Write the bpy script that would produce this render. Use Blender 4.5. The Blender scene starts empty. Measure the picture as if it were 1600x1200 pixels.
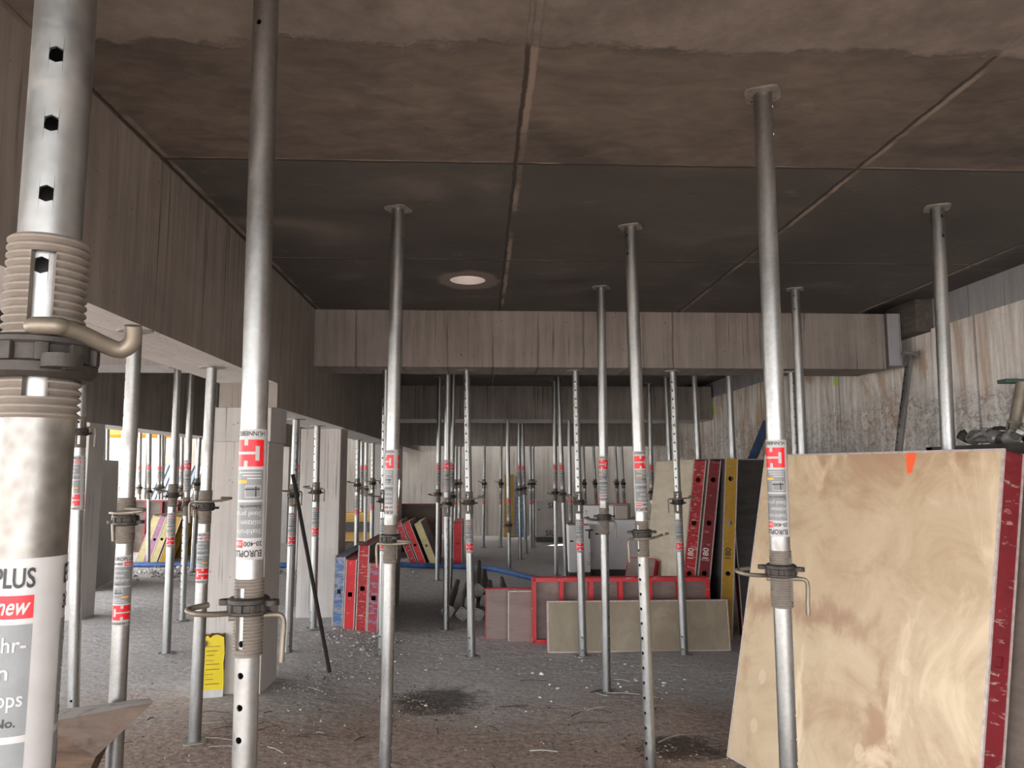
import bpy, bmesh, math, random
from mathutils import Vector, Matrix
random.seed(7)
SC = bpy.context.scene
COL = SC.collection
PI = math.pi

# ------------------------------------------------------------------ camera
F = 1200.0
EYE = 1.65
TH = math.atan(135 / 1200)
PS = math.atan(0.04 * math.cos(TH))
cF = Vector((math.sin(PS) * math.cos(TH), math.cos(PS) * math.cos(TH), math.sin(TH)))
cR = Vector((math.cos(PS), -math.sin(PS), 0))
cU = cR.cross(cF)
cam = bpy.data.objects.new('camera', bpy.data.cameras.new('camera'))
COL.objects.link(cam)
M = Matrix((cR, cU, -cF)).transposed().to_4x4()
M.translation = (0, 0, EYE)
cam.matrix_world = M
cam.data.sensor_width = 36
cam.data.lens = 36 * F / 1600
cam.data.clip_start = 0.05
cam.data.clip_end = 300
SC.camera = cam


def ray(px, py):
    return cF + cR * ((px - 800) / F) + cU * ((600 - py) / F)


def at(px, py, Y):
    "world point seen at that pixel at depth Y"
    d = ray(px, py)
    return Vector((0, 0, EYE)) + d * (Y / d.y)


def xat(px, Y, Z):
    "world X of a point at depth Y and height Z seen in that pixel column"
    t = (px - 800) / F
    K = Y * math.cos(PS) * math.cos(TH) + (Z - EYE) * math.sin(TH)
    return (t * K + Y * math.sin(PS)) / (math.cos(PS) - t * math.sin(PS) * math.cos(TH))


def sstep(a, b, x):
    t = max(0.0, min(1.0, (x - a) / (b - a)))
    return t * t * (3 - 2 * t)


def fz(x, y):
    "floor height: the dirt rises a little towards the left"
    return 0.07 * sstep(-0.5, -1.6, x)


def flr(px, py):
    d = ray(px, py)
    z = 0
    for _ in range(6):
        p = Vector((0, 0, EYE)) + d * ((z - EYE) / d.z)
        z = fz(p.x, p.y)
    return p


CEIL = 3.09
SOF1 = 2.285     # soffit of the near long beam
SOF2 = 2.11      # soffit of the long beam further back
SOFT = 2.575     # soffit of the first cross beam

# ------------------------------------------------------------------ materials
MATS = {}


class N:
    def __init__(self, name):
        self.m = bpy.data.materials.new(name)
        self.m.use_nodes = True
        self.t = self.m.node_tree
        self.b = self.t.nodes['Principled BSDF']
        MATS[name] = self.m

    def n(self, typ, **kw):
        nd = self.t.nodes.new(typ)
        for k, v in kw.items():
            setattr(nd, k, v)
        return nd

    def l(self, a, b):
        self.t.links.new(a, b)

    def put(self, sock, v):
        if hasattr(v, 'is_linked'):
            self.l(v, sock)
        elif isinstance(v, (tuple, list)) and len(v) == 3 and sock.type == 'RGBA':
            sock.default_value = (*v, 1)
        else:
            sock.default_value = v

    def math(self, op, a, b=None, c=None):
        nd = self.n('ShaderNodeMath', operation=op)
        for i, v in enumerate((a, b, c)):
            if v is not None:
                self.put(nd.inputs[i], v)
        return nd.outputs[0]

    def coord(self, scale=(1, 1, 1)):
        tc = self.n('ShaderNodeTexCoord')
        mp = self.n('ShaderNodeMapping')
        mp.inputs['Scale'].default_value = scale
        self.l(tc.outputs['Object'], mp.inputs['Vector'])
        return mp.outputs[0]

    def xyz(self):
        tc = self.n('ShaderNodeTexCoord')
        s = self.n('ShaderNodeSeparateXYZ')
        self.l(tc.outputs['Object'], s.inputs[0])
        return s.outputs

    def noise(self, scale=5, detail=6, rough=.6, sc=(1, 1, 1), dist=0.0):
        nd = self.n('ShaderNodeTexNoise')
        nd.inputs['Scale'].default_value = scale
        nd.inputs['Detail'].default_value = detail
        nd.inputs['Roughness'].default_value = rough
        nd.inputs['Distortion'].default_value = dist
        self.l(self.coord(sc), nd.inputs['Vector'])
        return nd.outputs[0]

    def voro(self, scale=5, sc=(1, 1, 1), feature='F1'):
        nd = self.n('ShaderNodeTexVoronoi', feature=feature)
        nd.inputs['Scale'].default_value = scale
        self.l(self.coord(sc), nd.inputs['Vector'])
        return nd.outputs[0]

    def ramp(self, f, *stops):
        nd = self.n('ShaderNodeValToRGB')
        e = nd.color_ramp.elements
        while len(e) < len(stops):
            e.new(0.5)
        for i, (p, c) in enumerate(stops):
            e[i].position = p
            e[i].color = (*c, 1) if isinstance(c, tuple) else (c, c, c, 1)
        self.l(f, nd.inputs[0])
        return nd.outputs[0]

    def mask(self, f, lo, hi):
        nd = self.n('ShaderNodeMapRange', interpolation_type='SMOOTHSTEP')
        nd.inputs[1].default_value = lo
        nd.inputs[2].default_value = hi
        self.l(f, nd.inputs[0])
        return nd.outputs[0]

    def mix(self, f, a, b, mode='MIX'):
        nd = self.n('ShaderNodeMix', data_type='RGBA', blend_type=mode)
        self.put(nd.inputs[0], f)
        self.put(nd.inputs[6], a)
        self.put(nd.inputs[7], b)
        return nd.outputs[2]

    def bump(self, h, strength=.4, dist=.01, base=None):
        nd = self.n('ShaderNodeBump')
        nd.inputs['Strength'].default_value = strength
        nd.inputs['Distance'].default_value = dist
        self.l(h, nd.inputs['Height'])
        if base is not None:
            self.l(base, nd.inputs['Normal'])
        return nd.outputs[0]

    def out(self, col, rough=.7, metal=0.0, normal=None, spec=.4):
        self.put(self.b.inputs['Base Color'], col)
        self.put(self.b.inputs['Roughness'], rough)
        self.put(self.b.inputs['Metallic'], metal)
        self.b.inputs['Specular IOR Level'].default_value = spec
        if normal is not None:
            self.l(normal, self.b.inputs['Normal'])
        return self.m


def gridline(m, x, x0, p, w, wob=None):
    "1 on thin lines x = x0 + k p"
    if wob is not None:
        x = m.math('ADD', x, wob)
    t = m.math('DIVIDE', m.math('SUBTRACT', x, x0), p)
    t = m.math('ABSOLUTE', m.math('SUBTRACT', m.math('FRACT', m.math('ADD', t, .5)), .5))
    return m.math('SUBTRACT', 1.0, m.mask(m.math('MULTIPLY', t, p), w * .4, w))


def mat_ceiling():
    m = N('ceiling_concrete')
    x, y, z = m.xyz()
    big = m.noise(1.1, 6, .6, (1, 1.5, 1), .9)
    fine = m.noise(6, 7, .65, (1, 1.8, 1), .5)
    c = m.ramp(big, (.32, (.075, .064, .055)), (.5, (.15, .124, .103)), (.68, (.25, .205, .168)))
    c = m.mix(.4, c, m.ramp(fine, (.34, (.06, .053, .047)), (.66, (.25, .21, .178))))
    # rows of sheets further in are tinted darker and greener
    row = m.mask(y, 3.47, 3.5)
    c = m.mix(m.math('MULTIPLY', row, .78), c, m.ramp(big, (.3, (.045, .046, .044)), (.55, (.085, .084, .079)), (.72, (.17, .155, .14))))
    wn = m.n('ShaderNodeTexWhiteNoise', noise_dimensions='2D')
    cb = m.n('ShaderNodeCombineXYZ')
    m.put(cb.inputs[0], m.math('FLOOR', m.math('DIVIDE', m.math('SUBTRACT', x, .155), 1.64)))
    m.put(cb.inputs[1], m.math('FLOOR', m.math('DIVIDE', m.math('SUBTRACT', y, 3.49), 1.68)))
    m.l(cb.outputs[0], wn.inputs['Vector'])
    c = m.mix(m.math('MULTIPLY', wn.outputs[0], .45), c, (.075, .07, .066))
    # pale scuffs
    sc = m.math('MULTIPLY', m.mask(m.noise(2.6, 8, .7, (1, 2.0, 1), 1.4), .60, .74), .6)
    c = m.mix(sc, c, (.26, .225, .195))
    wob = m.math('MULTIPLY', m.math('SUBTRACT', m.noise(9, 4), .5), .022)
    lx = gridline(m, x, .155, 1.64, .012, wob)
    le = gridline(m, x, .178, 1.64, .02, wob)
    ly = gridline(m, y, 3.49, 1.68, .012, wob)
    lye = gridline(m, y, 3.475, 1.68, .012, wob)
    ln = m.math('MAXIMUM', lx, ly)
    ed = m.math('MULTIPLY', m.math('MAXIMUM', le, lye), m.mask(m.noise(2.2, 4), .38, .6))
    c = m.mix(ed, c, (.27, .225, .19))
    c = m.mix(m.math('MULTIPLY', ln, .85), c, (.04, .032, .028))
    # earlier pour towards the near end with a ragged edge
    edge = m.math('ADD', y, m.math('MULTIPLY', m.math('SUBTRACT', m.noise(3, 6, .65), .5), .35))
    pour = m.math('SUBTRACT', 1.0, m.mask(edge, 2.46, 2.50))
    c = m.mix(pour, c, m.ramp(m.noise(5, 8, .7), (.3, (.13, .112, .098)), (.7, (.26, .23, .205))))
    # mortar patch round the duct hole
    dx = m.math('ADD', x, .11)
    dy = m.math('SUBTRACT', y, 5.74)
    r = m.math('SQRT', m.math('ADD', m.math('MULTIPLY', dx, dx), m.math('MULTIPLY', dy, m.math('MULTIPLY', dy, .7))))
    r = m.math('ADD', r, m.math('MULTIPLY', m.math('SUBTRACT', m.noise(6, 6), .5), .22))
    c = m.mix(m.math('SUBTRACT', 1.0, m.mask(r, .2, .27)), c, (.23, .195, .18))
    h = m.math('SUBTRACT', m.math('ADD', m.math('MULTIPLY', fine, .4), m.math('MULTIPLY', ed, .9)), m.math('MULTIPLY', ln, .6))
    h = m.math('ADD', h, m.math('MULTIPLY', pour, .8))
    return m.out(c, m.ramp(big, (.3, .6), (.7, .85)), 0, m.bump(h, .5, .012), .35)


def mat_board_concrete(name, dark, mid, light, axis='x', pitch=.42, seam=.6):
    "board-marked concrete with vertical seams, drips and pits"
    m = N(name)
    x, y, z = m.xyz()
    u = x if axis == 'x' else y
    sc = (6, .6, .35) if axis == 'x' else (.6, 6, .35)
    big = m.noise(1.3, 6, .6, (1, 1, 1), .4)
    st = m.noise(2.2, 7, .65, sc, .2)
    c = m.ramp(big, (.28, dark), (.5, mid), (.74, light))
    c = m.mix(.5, c, m.ramp(st, (.3, dark), (.7, light)))
    drip = m.math('MULTIPLY', m.mask(m.noise(3.2, 3, .5, (16, 16, .16)), .62, .67), m.mask(m.noise(1.5, 2), .42, .6))
    c = m.mix(m.math('MULTIPLY', drip, .75), c, tuple(v * .3 for v in dark))
    wob = m.math('MULTIPLY', m.math('SUBTRACT', m.noise(4, 3), .5), .03)
    ln = gridline(m, u, .1, pitch, .011, wob)
    c = m.mix(m.math('MULTIPLY', ln, m.math('MULTIPLY', m.mask(m.noise(1.1, 2), .35, .6), seam)), c, tuple(v * .4 for v in dark))
    pit = m.mask(m.voro(19), .06, .13)
    pitm = m.mask(m.noise(9, 2), .5, .62)
    pv = m.math('MULTIPLY', m.math('SUBTRACT', 1.0, pit), pitm)
    c = m.mix(m.math('MULTIPLY', pv, .8), c, tuple(v * .35 for v in dark))
    h = m.math('SUBTRACT', m.math('MULTIPLY', m.noise(30, 5, .7), .3), pv)
    h = m.math('SUBTRACT', h, m.math('MULTIPLY', ln, seam * .8))
    return m.out(c, .85, 0, m.bump(h, .5, .01), .25)


def mat_wall_rough():
    m = N('rough_wall_concrete')
    x, y, z = m.xyz()
    big = m.noise(.8, 6, .62, (1, 1, 1), .5)
    st = m.noise(2, 7, .7, (3, 5, .4), .3)
    c = m.ramp(big, (.25, (.56, .51, .47)), (.5, (.74, .70, .655)), (.75, (.84, .815, .78)))
    c = m.mix(.65, c, m.ramp(st, (.36, (.36, .325, .295)), (.62, (.88, .86, .84))))
    spot = m.math('MULTIPLY', m.math('SUBTRACT', 1.0, m.mask(m.voro(13, (1, 1, .6)), .06, .14)), m.mask(m.noise(6, 3), .48, .6))
    c = m.mix(m.math('MULTIPLY', spot, .7), c, (.16, .14, .125))
    rust = m.math('MULTIPLY', m.mask(m.noise(.9, 7, .65, (.8, 1.8, .7), 1.0), .5, .62), .75)
    c = m.mix(rust, c, (.46, .31, .21))
    lo = m.math('SUBTRACT', 1.0, m.mask(m.math('ADD', z, m.math('MULTIPLY', m.noise(1.2, 4), .7)), 2.6, 2.8))
    rid = m.noise(13, 6, .66, (1, .8, 1.2), 1.3)
    c = m.mix(m.math('MULTIPLY', lo, m.math('SUBTRACT', 1.0, m.mask(rid, .36, .54))), c, m.mix(.5, c, (.17, .135, .11)))  # hollows between the ridges darkened in the colour, standing in for shade
    c = m.mix(m.math('MULTIPLY', lo, m.math('MULTIPLY', m.mask(rid, .55, .66), .5)), c, (.88, .84, .79))  # ridge tops made paler, highlights put into the colour
    seam = gridline(m, y, 1.2, 2.4, .02)
    c = m.mix(m.math('MULTIPLY', seam, .6), c, (.15, .13, .11))
    # neon survey marks
    for (yy, zz, r) in ((8.48, 2.65, .06), (13.1, 2.69, .11)):
        dy = m.math('SUBTRACT', y, yy)
        dz = m.math('SUBTRACT', z, zz)
        d = m.math('SQRT', m.math('ADD', m.math('MULTIPLY', dy, dy), m.math('MULTIPLY', dz, dz)))
        d = m.math('ADD', d, m.math('MULTIPLY', m.math('SUBTRACT', m.noise(25, 3), .5), .06))
        c = m.mix(m.math('MULTIPLY', m.math('SUBTRACT', 1.0, m.mask(d, r * .8, r)), .8), c, (.5, .75, .05))
    h = m.math('ADD', m.math('MULTIPLY', m.math('MULTIPLY', rid, lo), 1.4), m.math('MULTIPLY', m.noise(14, 6, .7), .35))
    return m.out(c, .9, 0, m.bump(h, .8, .035), .2)


def mat_floor():
    m = N('dirt_floor')
    x, y, z = m.xyz()
    big = m.noise(.55, 6, .62, (1, 1, 1), .5)
    fine = m.noise(26, 8, .75)
    mid = m.noise(5, 7, .68, (1, 1.6, 1), .4)
    c = m.ramp(big, (.3, (.52, .485, .475)), (.5, (.60, .58, .58)), (.7, (.68, .67, .68)))
    c = m.mix(.45, c, m.ramp(mid, (.3, (.42, .38, .36)), (.7, (.74, .71, .70))))
    c = m.mix(.55, c, m.ramp(fine, (.34, (.24, .205, .19)), (.66, (.84, .81, .80))), 'MIX')
    # brown soil close to the camera
    near = m.math('SUBTRACT', 1.0, m.mask(m.math('ADD', y, m.math('MULTIPLY', m.math('SUBTRACT', big, .5), 3.)), 4.9, 6.3))
    c = m.mix(m.math('MULTIPLY', near, .8), c, m.ramp(fine, (.32, (.17, .105, .075)), (.68, (.56, .41, .32))))
    # damp patches
    for (cx, cy, rx, ry) in ((-.3, 5.78, .42, .42), (1.2, 4.75, .34, .26)):
        dx = m.math('DIVIDE', m.math('SUBTRACT', x, cx), rx)
        dy = m.math('DIVIDE', m.math('SUBTRACT', y, cy), ry)
        d = m.math('SQRT', m.math('ADD', m.math('MULTIPLY', dx, dx), m.math('MULTIPLY', dy, dy)))
        d = m.math('ADD', d, m.math('MULTIPLY', m.math('SUBTRACT', m.noise(7, 6, .7), .5), 1.6))
        c = m.mix(m.math('MULTIPLY', m.math('SUBTRACT', 1.0, m.mask(d, .4, 1.0)), .75), c, (.035, .026, .022))
    # dry pale ground outside the slab
    outm = m.math('SUBTRACT', 1.0, m.mask(m.math('ADD', x, m.math('MULTIPLY', big, 1.0)), -9.2, -7.8))
    c = m.mix(outm, c, (.62, .57, .5))
    h = m.math('ADD', m.math('MULTIPLY', fine, .5), m.math('MULTIPLY', mid, 1.4))
    return m.out(c, .95, 0, m.bump(h, 1.0, .05), .15)


def mat_galv(name, tint=(.36, .363, .358), dirt=.35):
    m = N(name)
    sp = m.voro(60)
    ns = m.noise(6, 6, .65, (1, 1, .35), .3)
    c = m.mix(m.mask(ns, .35, .7), tuple(v * .78 for v in tint), tint)
    c = m.mix(m.math('MULTIPLY', sp, .2), c, (.6, .6, .585))
    d = m.math('MULTIPLY', m.mask(m.noise(4, 8, .7, (1, 1, .5), .6), .5, .68), dirt)
    c = m.mix(d, c, (.26, .225, .18))
    r = m.ramp(ns, (.3, .30), (.7, .46))
    return m.out(c, m.math('ADD', r, m.math('MULTIPLY', d, .4)), m.math('SUBTRACT', .95, d), m.bump(m.noise(45, 4), .12, .003), .5)


def simple(name, col, rough=.6, metal=0.0, var=.25, scale=8, bump=.15, bscale=30, spec=.4):
    m = N(name)
    n = m.noise(scale, 6, .65)
    c = m.ramp(n, (.3, tuple(v * (1 - var) for v in col)), (.7, tuple(min(1, v * (1 + var * .6)) for v in col)))
    return m.out(c, rough, metal, m.bump(m.noise(bscale, 4), bump, .004), spec)


def mat_paint(name, col, wear=(.55, .52, .5), amount=.56, scr=(3, 3, 14)):
    m = N(name)
    n = m.noise(5, 6, .65)
    c = m.ramp(n, (.3, tuple(v * .65 for v in col)), (.7, col))
    w = m.math('MAXIMUM', m.mask(m.noise(4, 8, .72, scr, .4), amount, amount + .05), m.mask(m.noise(14, 6, .7), .66, .7))
    c = m.mix(m.math('MULTIPLY', w, .75), c, wear)
    return m.out(c, .45, 0, m.bump(n, .1, .003), .45)


def mat_ply(name, a, b, cst, stain=(.42, .24, .15), samt=.4, mark=False, axis=(1, 1, 6), rough=.6):
    m = N(name)
    n = m.noise(2.2, 8, .68, axis, .7)
    n2 = m.noise(1.5, 6, .6, (1, 1, 1), .8)
    c = m.ramp(n, (.28, a), (.5, b), (.75, cst))
    s = m.math('MULTIPLY', m.mask(n2, .5, .68), samt)
    c = m.mix(s, c, stain)
    pale = m.math('MULTIPLY', m.mask(m.noise(1.9, 5, .6, (1.6, 1, .8), 1.2), .54, .72), samt)
    c = m.mix(pale, c, tuple(min(1, v * 1.25) for v in cst))
    dots = m.math('SUBTRACT', 1.0, m.mask(m.voro(3.1, (1, .05, 1)), .012, .02))
    c = m.mix(m.math('MULTIPLY', dots, .8), c, (.06, .04, .03))
    if mark:
        x, y, z = m.xyz()
        # tide line of a water stain
        tl = m.math('ADD', z, m.math('MULTIPLY', m.math('SUBTRACT', m.noise(4, 7, .7, (1, 1, .3)), .5), .5))
        tl = m.math('MULTIPLY', m.math('SUBTRACT', 1.0, m.mask(m.math('ABSOLUTE', m.math('SUBTRACT', tl, .9)), .0, .10)),
                    m.math('SUBTRACT', 1.0, m.mask(x, .75, 1.15)))
        c = m.mix(m.math('MULTIPLY', tl, .5), c, (.26, .125, .08))
        for (xx, zz, r) in ((1.17, .77, .033), (.95, .33, .035), (.22, .5, .035), (.2, .23, .035)):
            dx = m.math('SUBTRACT', x, xx)
            dz = m.math('MULTIPLY', m.math('SUBTRACT', z, zz), .75)
            d = m.math('SQRT', m.math('ADD', m.math('MULTIPLY', dx, dx), m.math('MULTIPLY', dz, dz)))
            c = m.mix(m.math('MULTIPLY', m.math('SUBTRACT', 1.0, m.mask(d, r * .7, r)), .32), c, (.75, .62, .47))
        # orange spray mark at the upper edge
        dx = m.math('ABSOLUTE', m.math('SUBTRACT', m.math('ADD', x, m.math('MULTIPLY', m.noise(20, 4), .03)), 1.105))
        wid = m.math('ADD', .012, m.math('MULTIPLY', m.math('SUBTRACT', z, 1.665), .22))
        o = m.math('MULTIPLY', m.math('SUBTRACT', 1.0, m.mask(m.math('SUBTRACT', dx, wid), -.008, .008)), m.mask(z, 1.655, 1.68))
        c = m.mix(m.math('MULTIPLY', o, .9), c, (.9, .1, .015))
    return m.out(c, rough, 0, m.bump(n, .12, .004), .35)


def mat_wood(name, a, b, sc=(1, 1, 12), dust=0.0, rough=.75):
    m = N(name)
    n = m.noise(3, 7, .65, sc, .5)
    c = m.ramp(n, (.3, a), (.7, b))
    if dust:
        g = m.n('ShaderNodeNewGeometry')
        s = m.n('ShaderNodeSeparateXYZ')
        m.l(g.outputs['Normal'], s.inputs[0])
        up = m.math('MULTIPLY', m.mask(s.outputs[2], .4, .8), m.mask(m.noise(20, 5), .2, .5))
        c = m.mix(m.math('MULTIPLY', up, dust), c, (.30, .28, .26))
    return m.out(c, rough, 0, m.bump(n, .4, .006), .3)


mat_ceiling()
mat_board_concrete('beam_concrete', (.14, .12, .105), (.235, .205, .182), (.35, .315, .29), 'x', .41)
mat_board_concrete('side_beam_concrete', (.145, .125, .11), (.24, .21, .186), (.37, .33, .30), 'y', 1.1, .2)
mat_board_concrete('lit_soffit_concrete', (.46, .445, .44), (.58, .565, .56), (.70, .69, .69), 'x', .9, .2)  # undersides paler than the beam sides: bounced light put into the colour
mat_board_concrete('column_concrete', (.38, .35, .33), (.49, .46, .435), (.57, .54, .51), 'x', .12, .12)
mat_board_concrete('column_head_concrete', (.30, .285, .27), (.42, .40, .385), (.54, .52, .50), 'x', .3, .2)
mat_board_concrete('far_wall_concrete', (.34, .30, .26), (.50, .45, .40), (.62, .58, .52), 'x', 1.15)
mat_board_concrete('cap_band_concrete', (.22, .22, .235), (.31, .31, .33), (.40, .40, .43), 'y', 1.5)
mat_wall_rough()
mat_floor()
mat_galv('galvanized_steel')
mat_galv('galvanized_steel_worn', (.56, .55, .52), .6)
m_ = mat_galv('galvanized_steel_dull', (.17, .158, .143), .9)
simple('dusty_thread', (.22, .19, .16), .75, .15, .3, 14, .3)
simple('cast_iron', (.06, .052, .046), .6, .5, .45, 18, .5)
simple('pin_steel', (.25, .215, .17), .5, .55, .35, 10, .2)
simple('plate_steel', (.30, .285, .265), .55, .5, .35, 12, .2)
simple('label_white', (.43, .42, .415), .4, 0, .1, 20, .03)
simple('label_red', (.68, .012, .022), .4, 0, .12, 20, .03)
simple('label_grey', (.19, .20, .205), .45, 0, .12, 20, .03)
simple('label_black', (.025, .025, .027), .5, 0, .1, 20, .03)
simple('label_orange', (.8, .33, .02), .5, 0, .1, 20, .03)
mat_paint('red_paint', (.50, .018, .025))
mat_paint('bright_red_paint', (.72, .022, .03), (.75, .6, .58), .62)
mat_paint('dark_red_paint', (.22, .012, .02), (.42, .3, .28), .58, (2, 2, 9))
mat_paint('yellow_paint', (.52, .29, .02), (.55, .5, .42), .62)
mat_paint('pale_yellow_paint', (.66, .55, .24), (.7, .66, .55), .6)
mat_paint('blue_paint', (.09, .22, .48), (.36, .36, .36), .47, (2, 2, 5))
mat_paint('mauve_paint', (.44, .20, .30), (.6, .5, .52), .6)
mat_paint('patchy_paint', (.48, .05, .07), (.24, .25, .38), .5, (2, 2, 7))
simple('scraped_rim', (.50, .42, .39), .55, .3, .3, 30, .2)
mat_ply('stained_plywood', (.40, .285, .175), (.50, .38, .25), (.58, .465, .325), (.33, .185, .11), samt=.75, mark=True, axis=(1.3, 1, 1.7))
mat_ply('pale_plywood', (.50, .425, .32), (.60, .52, .40), (.68, .61, .49), (.45, .33, .22), .25)
mat_ply('dusty_plywood', (.23, .185, .13), (.29, .24, .17), (.35, .295, .22), (.22, .16, .11), .4, axis=(2, 1, 1))
mat_ply('film_plywood', (.20, .145, .13), (.26, .195, .175), (.31, .24, .22), (.16, .11, .10), .4)
mat_ply('dark_film_plywood', (.035, .032, .03), (.05, .046, .043), (.07, .064, .06), (.03, .026, .024), .3)
mat_ply('brown_film_plywood', (.11, .085, .07), (.15, .118, .098), (.19, .15, .125), (.09, .07, .055), .4)
simple('white_board', (.38, .365, .35), .7, 0, .12, 3, .08)
mat_wood('dark_timber', (.045, .026, .018), (.14, .085, .055), (1.5, 8, 8), .9)
mat_wood('yellow_timber', (.50, .27, .07), (.72, .45, .16), (1, 8, 8))
mat_wood('orange_timber', (.72, .22, .02), (.95, .42, .06), (1, 8, 8))
mat_wood('grey_timber', (.06, .055, .05), (.13, .115, .10), (8, 1, 8))
simple('cardboard', (.55, .48, .42), .8, 0, .12, 3, .1)
simple('white_carton', (.88, .85, .83), .75, 0, .08, 3, .06)
simple('lilac_carton', (.80, .755, .745), .7, 0, .1, 3, .06)
simple('dark_carton', (.38, .345, .32), .75, 0, .15, 3, .06)
simple('print_black', (.03, .028, .03), .7, 0, .1, 5, .02)
simple('print_white', (.75, .70, .68), .6, 0, .1, 5, .02)
simple('print_grey', (.35, .34, .33), .6, 0, .1, 5, .02)
simple('print_brown', (.28, .17, .03), .6, 0, .1, 5, .02)
simple('hose_blue', (.05, .11, .28), .5, 0, .5, 5, .15)
simple('strut_blue', (.05, .085, .17), .5, .2, .3, 8, .15)
simple('bar_black', (.028, .024, .022), .7, .3, .4, 9, .3)
simple('bag_yellow', (.72, .56, .012), .5, 0, .12, 9, .35, 14)
simple('bag_white', (.52, .51, .50), .6, 0, .15, 9, .35, 14)
simple('bag_brown', (.16, .075, .03), .6, 0, .2, 9, .2)
simple('crumb_grey', (.38, .36, .345), .9, 0, .35, 3, .2)
simple('crumb_white', (.68, .66, .63), .9, 0, .15, 3, .1)
simple('chip_brown', (.075, .052, .038), .9, 0, .5, 6, .2)
simple('chip_tan', (.42, .33, .26), .9, 0, .4, 6, .2)
simple('sheet_blue', (.42, .52, .66), .4, 0, .3, 4, .2)
simple('sheet_white', (.8, .82, .85), .4, 0, .1, 4, .2)
simple('stillage_steel', (.10, .085, .075), .7, .3, .4, 9, .3)
simple('pile_steel', (.15, .14, .125), .6, .3, .4, 9, .3)
simple('fitting_steel', (.36, .345, .32), .5, .55, .4, 9, .3)
simple('fitting_green', (.05, .10, .08), .5, .1, .3, 9, .3)


# ------------------------------------------------------------------ mesh helpers
class MB:
    "collects verts and faces; build() links them as one mesh object"

    def __init__(self):
        self.v, self.f, self.m, self.mats = [], [], [], []

    def mi(self, mat):
        if mat not in self.mats:
            self.mats.append(mat)
        return self.mats.index(mat)

    def add(self, vs, fs, mat, T=None):
        b = len(self.v)
        i = self.mi(mat)
        self.v += [(T @ Vector(v)) if T is not None else Vector(v) for v in vs]
        self.f += [tuple(b + k for k in f) for f in fs]
        self.m += [i] * len(fs)
        return self

    def box(self, lo, hi, mat, T=None, bev=0.0):
        x0, y0, z0 = lo
        x1, y1, z1 = hi
        if bev:
            bm = bmesh.new()
            bmesh.ops.create_cube(bm, size=1)
            for v in bm.verts:
                v.co = Vector(((x0 + x1) / 2 + v.co.x * (x1 - x0), (y0 + y1) / 2 + v.co.y * (y1 - y0), (z0 + z1) / 2 + v.co.z * (z1 - z0)))
            bmesh.ops.bevel(bm, geom=bm.edges[:], offset=bev, segments=2, affect='EDGES', profile=.6)
            return self.bm(bm, mat, T)
        vs = [(x0, y0, z0), (x1, y0, z0), (x1, y1, z0), (x0, y1, z0), (x0, y0, z1), (x1, y0, z1), (x1, y1, z1), (x0, y1, z1)]
        fs = [(0, 3, 2, 1), (4, 5, 6, 7), (0, 1, 5, 4), (1, 2, 6, 5), (2, 3, 7, 6), (3, 0, 4, 7)]
        return self.add(vs, fs, mat, T)

    def bm(self, bm, mat, T=None):
        bm.verts.index_update()
        self.add([v.co.copy() for v in bm.verts], [tuple(v.index for v in f.verts) for f in bm.faces], mat, T)
        bm.free()
        return self

    def sweep(self, pts, r, mat, seg=10, T=None, cap=True, flat=1.0):
        pts = [Vector(p) for p in pts]
        n = len(pts)
        tan = [(pts[min(i + 1, n - 1)] - pts[max(i - 1, 0)]).normalized() for i in range(n)]
        up = Vector((0, 0, 1)) if abs(tan[0].z) < .9 else Vector((1, 0, 0))
        a = tan[0].cross(up).normalized()
        vs, fs = [], []
        for i in range(n):
            a = (a - tan[i] * a.dot(tan[i])).normalized()
            b = tan[i].cross(a)
            rr = r[i] if isinstance(r, (list, tuple)) else r
            for k in range(seg):
                t = 2 * PI * k / seg
                vs.append(pts[i] + a * math.cos(t) * rr + b * math.sin(t) * rr * flat)
        for i in range(n - 1):
            for k in range(seg):
                k2 = (k + 1) % seg
                fs.append((i * seg + k, i * seg + k2, (i + 1) * seg + k2, (i + 1) * seg + k))
        if cap:
            fs.append(tuple(range(seg))[::-1])
            fs.append(tuple((n - 1) * seg + k for k in range(seg)))
        return self.add(vs, fs, mat, T)

    def lathe(self, prof, mat, seg=24, T=None, closed=False):
        vs, fs = [], []
        n = len(prof)
        for (r, z) in prof:
            for k in range(seg):
                t = 2 * PI * k / seg
                vs.append((r * math.cos(t), r * math.sin(t), z))
        for i in range(n if closed else n - 1):
            j = (i + 1) % n
            for k in range(seg):
                k2 = (k + 1) % seg
                fs.append((i * seg + k, i * seg + k2, j * seg + k2, j * seg + k))
        return self.add(vs, fs, mat, T)

    def mesh(self, name, smooth=30):
        me = bpy.data.meshes.new(name)
        me.from_pydata([tuple(v) for v in self.v], [], self.f)
        for m in self.mats:
            me.materials.append(MATS[m])
        me.polygons.foreach_set('material_index', self.m)
        bm = bmesh.new()
        bm.from_mesh(me)
        bmesh.ops.recalc_face_normals(bm, faces=bm.faces[:])
        bm.to_mesh(me)
        bm.free()
        if smooth:
            me.polygons.foreach_set('use_smooth', [True] * len(me.polygons))
            me.set_sharp_from_angle(angle=math.radians(smooth))
        me.update()
        return me

    def build(self, name, parent=None, smooth=30):
        return link(name, self.mesh(name, smooth), parent)


def link(name, me, parent=None, M=None):
    o = bpy.data.objects.new(name, me)
    COL.objects.link(o)
    if parent is not None:
        o.parent = parent
    if M is not None:
        o.matrix_local = M
    return o


def tag(o, label, cat=None, group=None, kind=None):
    if label:
        o['label'] = label
    if cat:
        o['category'] = cat
    if group:
        o['group'] = group
    if kind:
        o['kind'] = kind
    return o


def empty(name, M, label, cat, group=None):
    o = bpy.data.objects.new(name, None)
    COL.objects.link(o)
    o.empty_display_size = .1
    o.matrix_world = M
    return tag(o, label, cat, group)


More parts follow.
